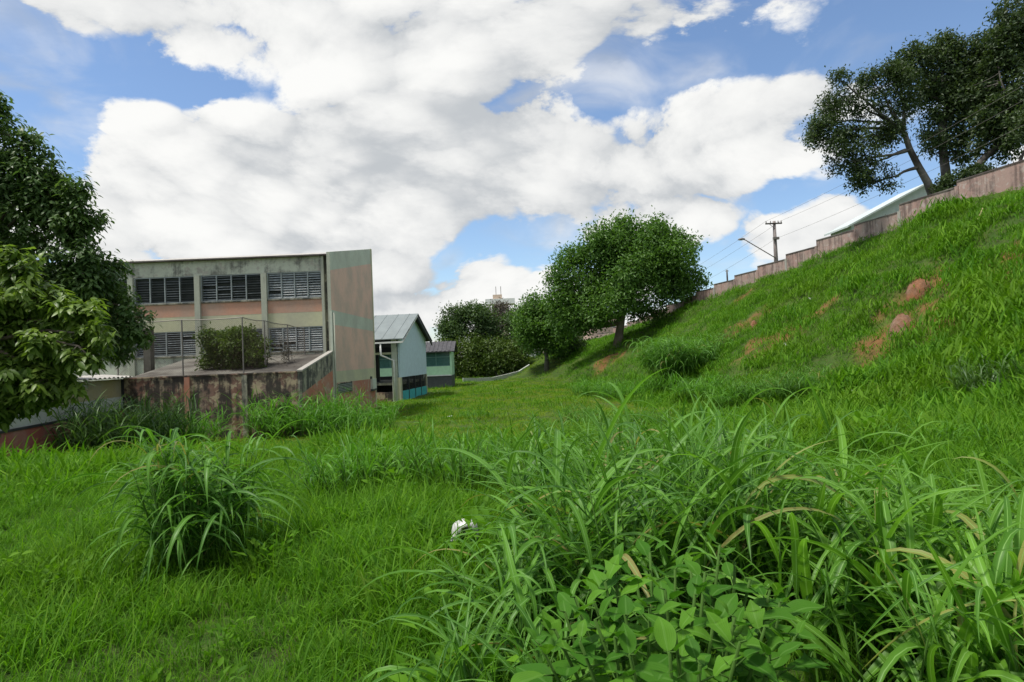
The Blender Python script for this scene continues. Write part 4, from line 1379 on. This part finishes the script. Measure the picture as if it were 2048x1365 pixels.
def scatter():
    g = np.random.default_rng(5)
    P_, Va, Sc, Ro = [], [], [], []
    def region(ylo, yhi, dens, choose, scale):
        half = 1.08 * max(yhi, 0) + 3.5
        n = int(2 * half * (yhi - ylo) * dens)
        Y = g.uniform(ylo, yhi, n)
        X = g.uniform(-half, half, n)
        keep = (np.abs(X) < 1.08 * np.maximum(Y, 0) + 3.5) & ~in_clear(X, Y) & (g.random(n) > bareness(X, Y) * .9)
        # thinner, patchy growth on the mown field
        X, Y = X[keep], Y[keep]
        Z = height(X, Y)
        v, s = choose(X, Y, len(X))
        P_.append(np.stack([X, Y, Z], 1)); Va.append(v)
        patch = 1 + .42 * wob(X, Y, 2.4) + .32 * wob(X, Y, 7)
        s = s * (1 + .55 * smooth(4, 10, X) * (Y < 30))
        rough = smooth(.15, .6, wob(X + 11, Y - 7, 4.3)) * smooth(7.5, 10, Y) * (1 - smooth(19, 24, Y) * (X < 8)) * (1 - smooth(40, 60, Y))
        s = s * (1 + .95 * rough)
        Sc.append(np.clip(s * scale * patch * g.uniform(.75, 1.25, len(X)), .62, 2.6))
        Ro.append(np.stack([g.normal(size=len(X)) * .12, g.normal(size=len(X)) * .12, g.random(len(X)) * 6.283], 1))
    def near(X, Y, n):
        u = g.random(n)
        p = wob(X, Y, 2.0)
        v = np.where(u < .62, g.integers(0, 4, n), np.where(u < .62 + .18 + .12 * p, g.integers(4, 7, n), np.where(u < .955, g.integers(0, 4, n), np.where(u < .975, g.integers(13, 15, n), np.where(u < .982, g.integers(17, 19, n), g.integers(19, 21, n))))))
        return v, np.ones(n)
    def midz(X, Y, n):
        u = g.random(n)
        v = np.where(u < .55, g.integers(7, 10, n), np.where(u < .8, g.integers(4, 7, n), g.integers(0, 4, n)))
        return v, np.ones(n)
    def far(X, Y, n):
        lawn = (X < 9.5 - .03 * Y + 1.2 * wob(X, Y, 6)) & (Y > 17)
        v = np.where(lawn & (g.random(n) < .86), g.integers(15, 17, n), g.integers(10, 13, n))
        return v, np.where(lawn, .95, 1.05)
    region(-3, 1.2, 60, near, .95)
    region(1.2, 5.5, 135, near, .95)
    region(5.5, 10, 75, near, 1.05)
    region(10, 17, 30, midz, 1.0)
    region(17, 30, 18, far, .85)
    region(30, 62, 10, far, 1.0)
    region(62, 125, 4.0, far, 1.25)
    P_ = np.concatenate(P_); Va = np.concatenate(Va); Sc = np.concatenate(Sc); Ro = np.concatenate(Ro)
    me = bpy.data.meshes.new('grass')
    me.vertices.add(len(P_)); me.vertices.foreach_set('co', P_.astype(np.float32).ravel())
    a = me.attributes.new('variant', 'INT', 'POINT'); a.data.foreach_set('value', Va.astype(np.int32))
    a = me.attributes.new('size', 'FLOAT', 'POINT'); a.data.foreach_set('value', Sc.astype(np.float32))
    a = me.attributes.new('turn', 'FLOAT_VECTOR', 'POINT'); a.data.foreach_set('vector', Ro.astype(np.float32).ravel())
    me.update()
    o = link(bpy.data.objects.new('grass', me))
    tag(o, 'short green meadow grass covering the field and the bank', 'grass', kind='stuff')
    ng = bpy.data.node_groups.new('scatter_grass', 'GeometryNodeTree')
    ng.interface.new_socket('Geometry', in_out='INPUT', socket_type='NodeSocketGeometry')
    ng.interface.new_socket('Geometry', in_out='OUTPUT', socket_type='NodeSocketGeometry')
    n_in, n_out = ng.nodes.new('NodeGroupInput'), ng.nodes.new('NodeGroupOutput')
    ins = ng.nodes.new('GeometryNodeInstanceOnPoints')
    ci = ng.nodes.new('GeometryNodeCollectionInfo')
    ci.inputs['Collection'].default_value = lib
    ci.inputs['Separate Children'].default_value = True
    ci.inputs['Reset Children'].default_value = True
    def att(nm, dt):
        n = ng.nodes.new('GeometryNodeInputNamedAttribute'); n.data_type = dt
        n.inputs['Name'].default_value = nm
        return n.outputs['Attribute']
    ng.links.new(n_in.outputs[0], ins.inputs['Points'])
    ng.links.new(ci.outputs[0], ins.inputs['Instance'])
    ins.inputs['Pick Instance'].default_value = True
    ng.links.new(att('variant', 'INT'), ins.inputs['Instance Index'])
    ng.links.new(att('turn', 'FLOAT_VECTOR'), ins.inputs['Rotation'])
    ng.links.new(att('size', 'FLOAT'), ins.inputs['Scale'])
    ng.links.new(ins.outputs[0], n_out.inputs[0])
    md = o.modifiers.new('scatter', 'NODES'); md.node_group = ng
    print('grass tufts', len(P_))
scatter()

# --- cane grass: leaf shapes shared between clumps
LEAF_LIB = {}
def leaf_lib(mat):
    if mat in LEAF_LIB: return LEAF_LIB[mat]
    r_ = random.Random(900 + len(LEAF_LIB))
    out = []
    for k in range(44):
        lo, hi = (2.1, 2.95) if mat == 'cane_droop' else (.7, 2.75)
        V, F, a = blade_np(1.0, r_.uniform(.020, .034) if k % 5 < 2 else r_.uniform(.044, .068), r_.uniform(.05, .35), r_.uniform(lo, hi), r_.uniform(1.1, 1.7 if lo > 2 else 2.6), 0.0, 11, r_.uniform(.2, .5), r_.uniform(-.9, .9), r_.uniform(-.06, .06))
        me = mesh_np('leaf', V, F, M[mat], {'tint': ('FACE', np.full(len(F), r_.random())), 'across': ('POINT', a)}, smooth=True)
        out.append((me, V, F, a))
    LEAF_LIB[mat] = out
    return out

def cane_items(rad, n_culm, culm_h, leaf_len, rr, lean=(0, 0), per=6, upright=.5, flare=.55):
    """(origin, tilt, azimuth, length) of every leaf, and the stems"""
    leaves, stems = [], []
    for i in range(n_culm):
        a, q = rr.uniform(0, 6.283), rad * math.sqrt(rr.random())
        bx, by = q * math.cos(a), q * math.sin(a)
        H = culm_h * rr.uniform(.35, 1.1)
        out = flare * (q / rad) * rr.uniform(.4, 1.3)
        top = Vector((bx + math.cos(a) * out * H + lean[0] * H * rr.uniform(.5, 1.3), by + math.sin(a) * out * H + lean[1] * H * rr.uniform(.5, 1.3), H))
        b = Vector((bx, by, -.05))
        stems.append((b, b.lerp(top, .5) + Vector((0, 0, .06 * H)), top))
        az = rr.uniform(0, 6.283)
        for k in range(per):
            u = .25 + .75 * (k + rr.random() * .6) / per
            p = b.lerp(top, min(1, u)) + Vector((0, 0, .06 * H * 4 * u * max(0, 1 - u)))
            az += math.pi + rr.uniform(-.8, .8)
            last = k >= per - 1
            tilt = rr.uniform(-.1, .15) if (last and rr.random() < upright) else rr.uniform(.15, .7)
            L = leaf_len * rr.uniform(.6, 1.2) * (.75 if last else 1)
            # keep with the lean of its stem
            leaves.append((p, tilt, az + (0 if rr.random() < .4 else 0), L))
    return leaves, stems

def leaf_matrix(p, tilt, az, L):
    return Matrix.Translation(p) @ Matrix.Rotation(az, 4, 'Z') @ Matrix.Rotation(-tilt, 4, 'X') @ Matrix.Scale(L, 4)

def cane_clump(pos, rad, n_culm, culm_h, leaf_len, label, seed, mat='cane', parts=False, lean=(0, 0), per=6, cat='grass clump', group='tall clumps of cane grass', name='grass_clump', max_parts=290, upright=.5, flare=.55):
    rr = random.Random(seed)
    pos = Vector(pos)
    root = empty(name, pos)
    tag(root, label, cat, group)
    lv, st = cane_items(rad, n_culm, culm_h, leaf_len, rr, lean, per, upright, flare)
    mb = MB()
    for s in st:
        mb.tube(s, [.008, .006, .003], 5)
    so = mb.build('stems', M['stem'], root, smooth=True)
    so['kind'] = 'stuff'
    libm = leaf_lib(mat)
    rest = []
    if parts:
        # the leaves that show most: nearest the camera side and the top
        order = sorted(range(len(lv)), key=lambda i: -(lv[i][0].z * .8 - lv[i][0].y))
        keep = set(order[:max_parts])
    else:
        keep = set()
    for i, (p, t, az, L) in enumerate(lv):
        k = rr.randrange(len(libm))
        if i in keep:
            o = bpy.data.objects.new('leaf', libm[k][0])
            link(o, root)
            o.matrix_local = leaf_matrix(p, t, az, L)
        else:
            rest.append((k, np.array(leaf_matrix(p, t, az, L))))
    if rest:
        Vs, Fs, Ac, Ti = [], [], [], []
        n = 0
        for k, m4 in rest:
            me, V, F, a = libm[k]
            Vs.append(V @ m4[:3, :3].T + m4[:3, 3]); Fs.append(F + n); Ac.append(a); n += len(V)
            Ti.append(np.full(len(F), rr.random()))
        me = mesh_np('leaves', np.concatenate(Vs), np.concatenate(Fs), M[mat], {'tint': ('FACE', np.concatenate(Ti)), 'across': ('POINT', np.concatenate(Ac))}, smooth=True)
        o = link(bpy.data.objects.new('leaves', me), root)
        o['kind'] = 'stuff'
    return root

def at(px, py):
    return ground_hit(px, py)
def at_depth(px, Y):
    d = ray(px, 900); t = Y / d.y
    x = d.x * t
    return Vector((x, Y, hz(x, Y)))

# the drooping clump on the left
cane_clump(at(400, 1125), .34, 66, .92, .76, 'drooping cane grass clump alone in the grass left of centre', 61, 'cane_droop', True, per=7, upright=.05, flare=.26)
# the great stand in the near right
cane_clump(at_depth(1270, 3.9), .60, 62, .85, .85, 'tall cane grass right behind the lobed-leaf plant', 62, 'cane', True, per=6, lean=(-.08, -.05))
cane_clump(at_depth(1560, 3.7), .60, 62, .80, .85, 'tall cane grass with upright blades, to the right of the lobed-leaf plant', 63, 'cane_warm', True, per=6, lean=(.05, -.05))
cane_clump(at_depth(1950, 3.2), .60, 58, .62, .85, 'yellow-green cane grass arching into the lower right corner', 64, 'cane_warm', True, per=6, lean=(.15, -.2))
cane_clump(at_depth(1105, 3.4), .34, 34, .58, .72, 'dark cane grass drooping beside the white plastic jug', 65, 'cane_droop', True, per=6, lean=(-.1, -.1))
cane_clump(at_depth(1760, 4.9), .65, 46, .42, .6, 'cane grass behind the yellow-green clump of the lower right', 66, 'cane_warm', True, per=6, max_parts=160)
cane_clump(at_depth(1400, 5.2), .65, 44, .95, .75, 'stiff upright cane grass at the back of the great near stand', 67, 'cane', True, per=6, max_parts=160, upright=.8)
cane_clump(at_depth(1320, 6.6), .8, 56, .62, .65, 'cane grass in the middle of the great stand\'s rear', 69, 'cane', True, per=6, max_parts=80)
cane_clump(at_depth(1210, 7.6), .9, 60, .65, .6, 'rearmost cane grass of the great stand, nearest the field', 70, 'cane', per=6)
cane_clump(at_depth(1480, 7.2), .9, 50, .42, .5, 'rearmost cane grass of the great stand, nearest the bank', 71, 'cane', per=6)
cane_clump(at_depth(1170, 5.6), .65, 48, .68, .65, 'cane grass at the left rear of the great near stand', 68, 'cane', True, per=6, max_parts=140)

cane_clump(at_depth(1780, 2.75), .38, 34, .62, .75, 'low arching cane grass at the bottom edge right of the lobed-leaf plant', 72, 'cane_warm', True, per=6, lean=(.1, -.15))
cane_clump(at_depth(2080, 2.5), .35, 30, .6, .75, 'low arching cane grass filling the very bottom right corner', 73, 'cane_warm', True, per=6, lean=(-.1, -.15))
cane_clump(at_depth(1030, 2.7), .24, 20, .36, .55, 'dark low cane grass left of the lobed-leaf plant', 74, 'cane', True, per=6, lean=(-.15, -.1))
# further clumps, too small to show single leaves
far_clumps = [
    (720, 985, .6, 60, .62, .5, 'cane_far', 'bright upright grass tuft between the drooping clump and the bare path'),
    (790, 975, .4, 34, .5, .42, 'cane_far', 'small bright grass tuft beside the bare path'),
    (920, 985, .5, 56, .75, .5, 'cane_far', 'upright grass tuft in mid field behind the white jug'),
    (975, 960, .35, 30, .6, .45, 'cane_far', 'slim grass tuft right beside the upright tuft of mid field'),
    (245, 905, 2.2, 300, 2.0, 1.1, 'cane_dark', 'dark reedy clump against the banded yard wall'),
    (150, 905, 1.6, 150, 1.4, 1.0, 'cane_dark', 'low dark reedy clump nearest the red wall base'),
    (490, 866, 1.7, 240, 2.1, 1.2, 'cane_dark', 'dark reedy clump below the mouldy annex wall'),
    (600, 872, 2.3, 360, 1.9, 1.2, 'cane_far', 'bright tall grass stand in front of the annex side wall'),
    (700, 870, 2.0, 240, 1.25, 1.0, 'cane_far', 'bright lower grass stand before the school end wall'),
    (350, 895, 1.8, 220, 1.4, 1.0, 'cane_far', 'bright grass clump behind the drooping clump'),
    (1120, 905, .6, 40, .7, .6, 'cane', 'green tuft at the left edge of the slope foot'),
    (1200, 868, .8, 60, .75, .65, 'cane', 'thick tuft on the slope foot behind the great stand'),
    (1300, 852, .9, 60, .75, .7, 'cane', 'broad tuft on the slope foot above the stiff upright clump'),
    (1150, 842, .9, 60, .75, .7, 'cane', 'far tuft at the slope foot beside the open field'),
    (1245, 800, 1.7, 130, 1.2, 1.0, 'cane_far', 'tall tuft on the spur above the open field'),
    (1330, 786, 1.8, 130, 1.3, 1.1, 'cane_far', 'second tall tuft up the spur'),
    (1405, 796, 1.6, 110, 1.2, 1.0, 'cane_far', 'third tall tuft up the spur'),
    (1370, 748, 2.8, 420, 2.6, 2.0, 'cane_droop', 'isolated round reedy clump halfway up the bank'),
    (1190, 792, 1.8, 110, 1.1, 1.0, 'cane_far', 'grassy tuft where the spur meets the field'),
    (1540, 800, 1.5, 130, 1.15, 1.0, 'cane_droop', 'arching tuft low on the bank beneath the bare soil'),
    (1620, 792, 1.5, 130, 1.2, 1.0, 'cane', 'dark arching tuft low on the bank, right of its twin'),
    (1480, 815, 1.3, 100, 1.0, .9, 'cane_far', 'arching tuft low on the bank above the stiff upright clump'),
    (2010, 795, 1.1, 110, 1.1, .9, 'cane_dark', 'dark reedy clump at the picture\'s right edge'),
    (1960, 790, .5, 30, .6, .6, 'cane', 'small tuft left of the dark reedy clump at the right edge'),
    (950, 836, .9, 40, .35, .4, 'cane_far', 'low dark tuft alone on the open field'),
    (1700, 880, .7, 40, .4, .45, 'cane_far', 'low tuft in the grass right of the great stand'),
    (1880, 900, .8, 44, .4, .45, 'cane_far', 'low tuft in the grass near the right edge'),
]
for i, (px, py, rad, nc, ch, ll, mt, lb) in enumerate(far_clumps):
    cane_clump(at(px, py), rad, nc, ch, ll, lb, 700 + i, mt, per=5)

# --- the lobed-leaf plant in the foreground
def lobed_mesh(seed):
    r_ = random.Random(seed)
    # outline of one half, from stalk to tip: (across, along)
    half = [(0, 0), (.08, .02), (.15, .09), (.20, .20), (.27, .34), (.36, .50), (.40, .60), (.31, .58), (.24, .60), (.20, .70), (.14, .81), (.07, .92), (0, 1.0)]
    half = [(x * r_.uniform(.9, 1.12), y) for x, y in half]
    if r_.random() < .5: half = [(0, 0), (.09, .02), (.17, .08), (.23, .17), (.27, .28), (.29, .39), (.28, .50), (.25, .60), (.21, .69), (.16, .78), (.10, .87), (.05, .94), (0, 1.0)]
    cup, bend = r_.uniform(.12, .4), r_.uniform(.15, .75)
    def lift(x, y):
        return (x, y * math.cos(bend * y * .6), cup * abs(x) - bend * .42 * y * y + .02 * math.sin(9 * y + seed))
    mid = [(0, y) for _, y in half]
    V, F, A = [], [], []
    V += [lift(*m) for m in mid]; A += [0.0] * len(mid)
    for s in (1, -1):
        i0 = len(V)
        V += [lift(s * x, y) for x, y in half]; A += [s * 1.0 if x > .01 else 0.0 for x, y in half]
        for k in range(len(half) - 1):
            q = [k, k + 1, i0 + k + 1, i0 + k]
            F.append(q if s < 0 else q[::-1])
    me = mesh_np('leaf', np.array(V), np.array(F), M['lobed'], {'tint': ('FACE', np.full(len(F), .9 * r_.random())), 'across': ('POINT', np.array(A))}, smooth=True)
    return me

def lobed_plant():
    base = at_depth(1330, 2.35)
    root = empty('lobed_leaf_plant', base)
    tag(root, 'leafy green plant with pointed lobed leaves in the near foreground', 'plant')
    rr = random.Random(77)
    libm = [lobed_mesh(k) for k in range(14)]
    tips = [(1150, 1230, 2.1), (1210, 1200, 2.2), (1270, 1190, 2.35), (1350, 1175, 2.4), (1410, 1180, 2.25), (1470, 1160, 2.4), (1540, 1215, 2.4), (1300, 1250, 2.0), (1390, 1225, 2.1), (1470, 1270, 2.0), (1190, 1275, 1.95), (1340, 1340, 1.7), (1110, 1295, 1.95), (1530, 1290, 2.1), (1230, 1310, 1.8), (1230, 1165, 2.25), (1440, 1125, 2.35), (1300, 1140, 2.5), (1180, 1215, 2.2), (1500, 1195, 2.3), (1130, 1260, 2.05), (1330, 1215, 2.1), (1250, 1265, 1.95), (1430, 1255, 2.05), (1560, 1240, 2.3),
            (1350, 1300, 1.8), (1160, 1320, 1.8), (1480, 1320, 1.85), (1590, 1310, 2.1), (1080, 1325, 1.85), (1260, 1345, 1.7), (1400, 1365, 1.65), (1380, 1160, 2.5), (1540, 1345, 1.9)]
    sm = MB()
    for (px, py, Y) in tips:
        tip = P(px, py - 35, Y) - base
        foot = Vector((tip.x * .55 + rr.uniform(-.08, .08), tip.y * .5 + rr.uniform(-.05, .1), -.03))
        pts = [foot, foot.lerp(tip, .5) + Vector((0, 0, .05)), tip]
        sm.tube(pts, [.008, .007, .005], 6)
        az = rr.uniform(0, 6.283)
        n = rr.randint(10, 13)
        for k in range(n):
            u = 1 - .75 * (k / n) ** 1.15
            p = foot.lerp(tip, u) + Vector((0, 0, .05 * 4 * u * (1 - u) * .5))
            az += 2.4 + rr.uniform(-.3, .3)
            L = rr.uniform(.65, 1.15) * (.07 + .070 * min(1, k / 4)) * rr.uniform(.85, 1.2)
            el = .95 - .85 * min(1, k / 5) + rr.uniform(-.2, .2)
            stalk = Vector((math.cos(az), math.sin(az), .35)) * (.02 + .045 * min(1, k / 4))
            q = p + stalk
            sm.tube([p, q], [.003, .0025], 4)
            o = bpy.data.objects.new('leaf', libm[rr.randrange(len(libm))])
            link(o, root)
            o.matrix_local = Matrix.Translation(q) @ Matrix.Rotation(az - math.pi / 2, 4, 'Z') @ Matrix.Rotation(el, 4, 'X') @ Matrix.Rotation(rr.uniform(-.35, .35), 4, 'Y') @ Matrix.Scale(L, 4)
    so = sm.build('stems', M['stem'], root, smooth=True)
    so['kind'] = 'stuff'
lobed_plant()

# ------------------------------------------------------------------ small things
def lump(name, px, py, w, h, label, seed, mat='soil_red', cat='soil mound'):
    g = np.random.default_rng(seed)
    p = at(px, py)
    V, F = [], []
    nu, nv = 44, 18
    for j in range(nv + 1):
        t = j / nv * (math.pi / 2)
        for i in range(nu):
            a = 2 * math.pi * i / nu
            rr = 1 + .16 * math.sin(3 * a + seed) * math.cos(t) + .12 * math.sin(5 * a + 3 * t + seed * 2) * math.cos(t) + .03 * g.normal() + .07 * math.sin(11 * a + 7 * t) * math.sin(9 * t + seed + 4 * a)
            V.append((w * .5 * rr * math.cos(t) * math.cos(a), w * .5 * rr * math.cos(t) * math.sin(a), -.6 + (h + .6) * math.sin(t) * (1 + .03 * g.normal())))
    for j in range(nv):
        for i in range(nu):
            F.append((j * nu + i, j * nu + (i + 1) % nu, (j + 1) * nu + (i + 1) % nu, (j + 1) * nu + i))
    me = mesh_np(name, np.array(V), np.array(F), M[mat], smooth=True)
    o = link(bpy.data.objects.new(name, me)); o.location = p
    tag(o, label, cat, 'red soil mounds on the bank')
    return o
lump('soil_mound', 1806, 664, 1.25, .85, 'domed reddish soil mound in the middle of the bank', 1)
lump('soil_mound', 1840, 582, 1.5, .6, 'slumped reddish soil mound higher on the bank', 2)
lump('soil_mound', 1508, 655, .7, .5, 'small ochre soil lump at the left bare patch of the bank', 3)

def scrap(px, py, w, l, label, seed, mat='paper', up=.12):
    g = np.random.default_rng(seed)
    p = at(px, py)
    n = 5
    V = []
    for j in range(n):
        for i in range(n):
            V.append(((i / (n - 1) - .5) * w + g.normal() * w * .05, (j / (n - 1) - .5) * l * .6, up + .5 * (j / (n - 1)) * l + g.normal() * w * .08))
    top = len(V)
    V += [(x + .01, y - .006, z + .008) for x, y, z in V]
    F = []
    for j in range(n - 1):
        for i in range(n - 1):
            a = j * n + i
            F.append((a, a + 1, a + n + 1, a + n)); F.append((top + a, top + a + n, top + a + n + 1, top + a + 1))
    me = mesh_np('litter_scrap', np.array(V), np.array(F), M[mat], smooth=True)
    o = link(bpy.data.objects.new('litter_scrap', me)); o.location = p; o.rotation_euler.z = g.uniform(-.6, .6)
    tag(o, label, 'litter', 'pieces of white litter on the bank')
scrap(1571, 696, .26, .36, 'crumpled white scrap below the left bare patch of the bank', 1)
scrap(1622, 602, .3, .15, 'flat white scrap high on the bank above the bare soil', 2)
scrap(1704, 790, .22, .14, 'pale scrap on the bare spot at the foot of the bank', 3)
scrap(1676, 872, .10, .12, 'small white scrap in the grass right of the great cane stand', 5)
scrap(900, 838, .25, .08, 'white scrap on the open field by the low dark tuft', 7)
scrap(412, 740, .25, .25, 'white scrap lying on the dirty annex roof', 8)
bpy.data.objects[-1 if False else 'litter_scrap.005'].location = (P(413, 738, 33.5).x, 33.5, 1.50)

def dry_stick():
    p = at(1950, 448); q = P(1957, 425, p.y)
    o = MB().tube([(0, 0, 0), (q.x - p.x, -.1, .45), ((q.x - p.x) * 1.6, -.15, .85)], [.05, .045, .03], 6).build('dry_stalk', M['straw'], None, loc=p, smooth=True)
    tag(o, 'dry straw-coloured stalk sticking up just below the boundary wall', 'stalk')
dry_stick()

def plastic_jug():
    """white jug upside down in the grass: domed base up, torn side, handle"""
    c = P(930, 1062, 4.9)
    base = Vector((c.x, c.y, hz(c.x, c.y)))
    root = empty('plastic_jug', base)
    tag(root, 'torn white plastic jug upside down in the grass', 'jug')
    H = P(930, 1040, 4.9).z - base.z
    n, prof = 28, [(.050, H - .31), (.075, H - .27), (.098, H - .20), (.105, H - .12), (.104, H - .075), (.095, H - .038), (.076, H - .014), (.048, H - .003), (.02, H)]
    V, F = [], []
    for r_, z_ in prof:
        for i in range(n):
            a = 2 * math.pi * i / n
            V.append((r_ * math.cos(a), r_ * .85 * math.sin(a), z_ + .004 * math.sin(4 * a)))
    for j in range(len(prof) - 1):
        for i in range(n):
            a = 2 * math.pi * (i + .5) / n
            # the torn opening on the camera side
            d = math.atan2(math.sin(a + 1.25), math.cos(a + 1.25))
            if 1 <= j <= 4 and abs(d) < (.75 if j < 4 else .45): continue
            F.append((j * n + i, j * n + (i + 1) % n, (j + 1) * n + (i + 1) % n, (j + 1) * n + i))
    F.append(tuple((len(prof) - 1) * n + i for i in range(n)))
    me = bpy.data.meshes.new('body'); me.from_pydata(V, [], F); me.materials.append(M['plastic'])
    me.polygons.foreach_set('use_smooth', [True] * len(F)); me.update()
    o = link(bpy.data.objects.new('body', me), root)
    sd = o.modifiers.new('thickness', 'SOLIDIFY'); sd.thickness = .004
    MB().tube([(-.075, -.045, H - .10), (-.10, -.075, H - .13), (-.10, -.075, H - .20), (-.07, -.05, H - .24)], .010, 8).build('handle', M['plastic'], root, smooth=True)
    MB().tube([(0, 0, H - .36), (0, 0, H - .31)], [.028, .034], 14).build('neck', M['plastic'], root, smooth=True)
plastic_jug()
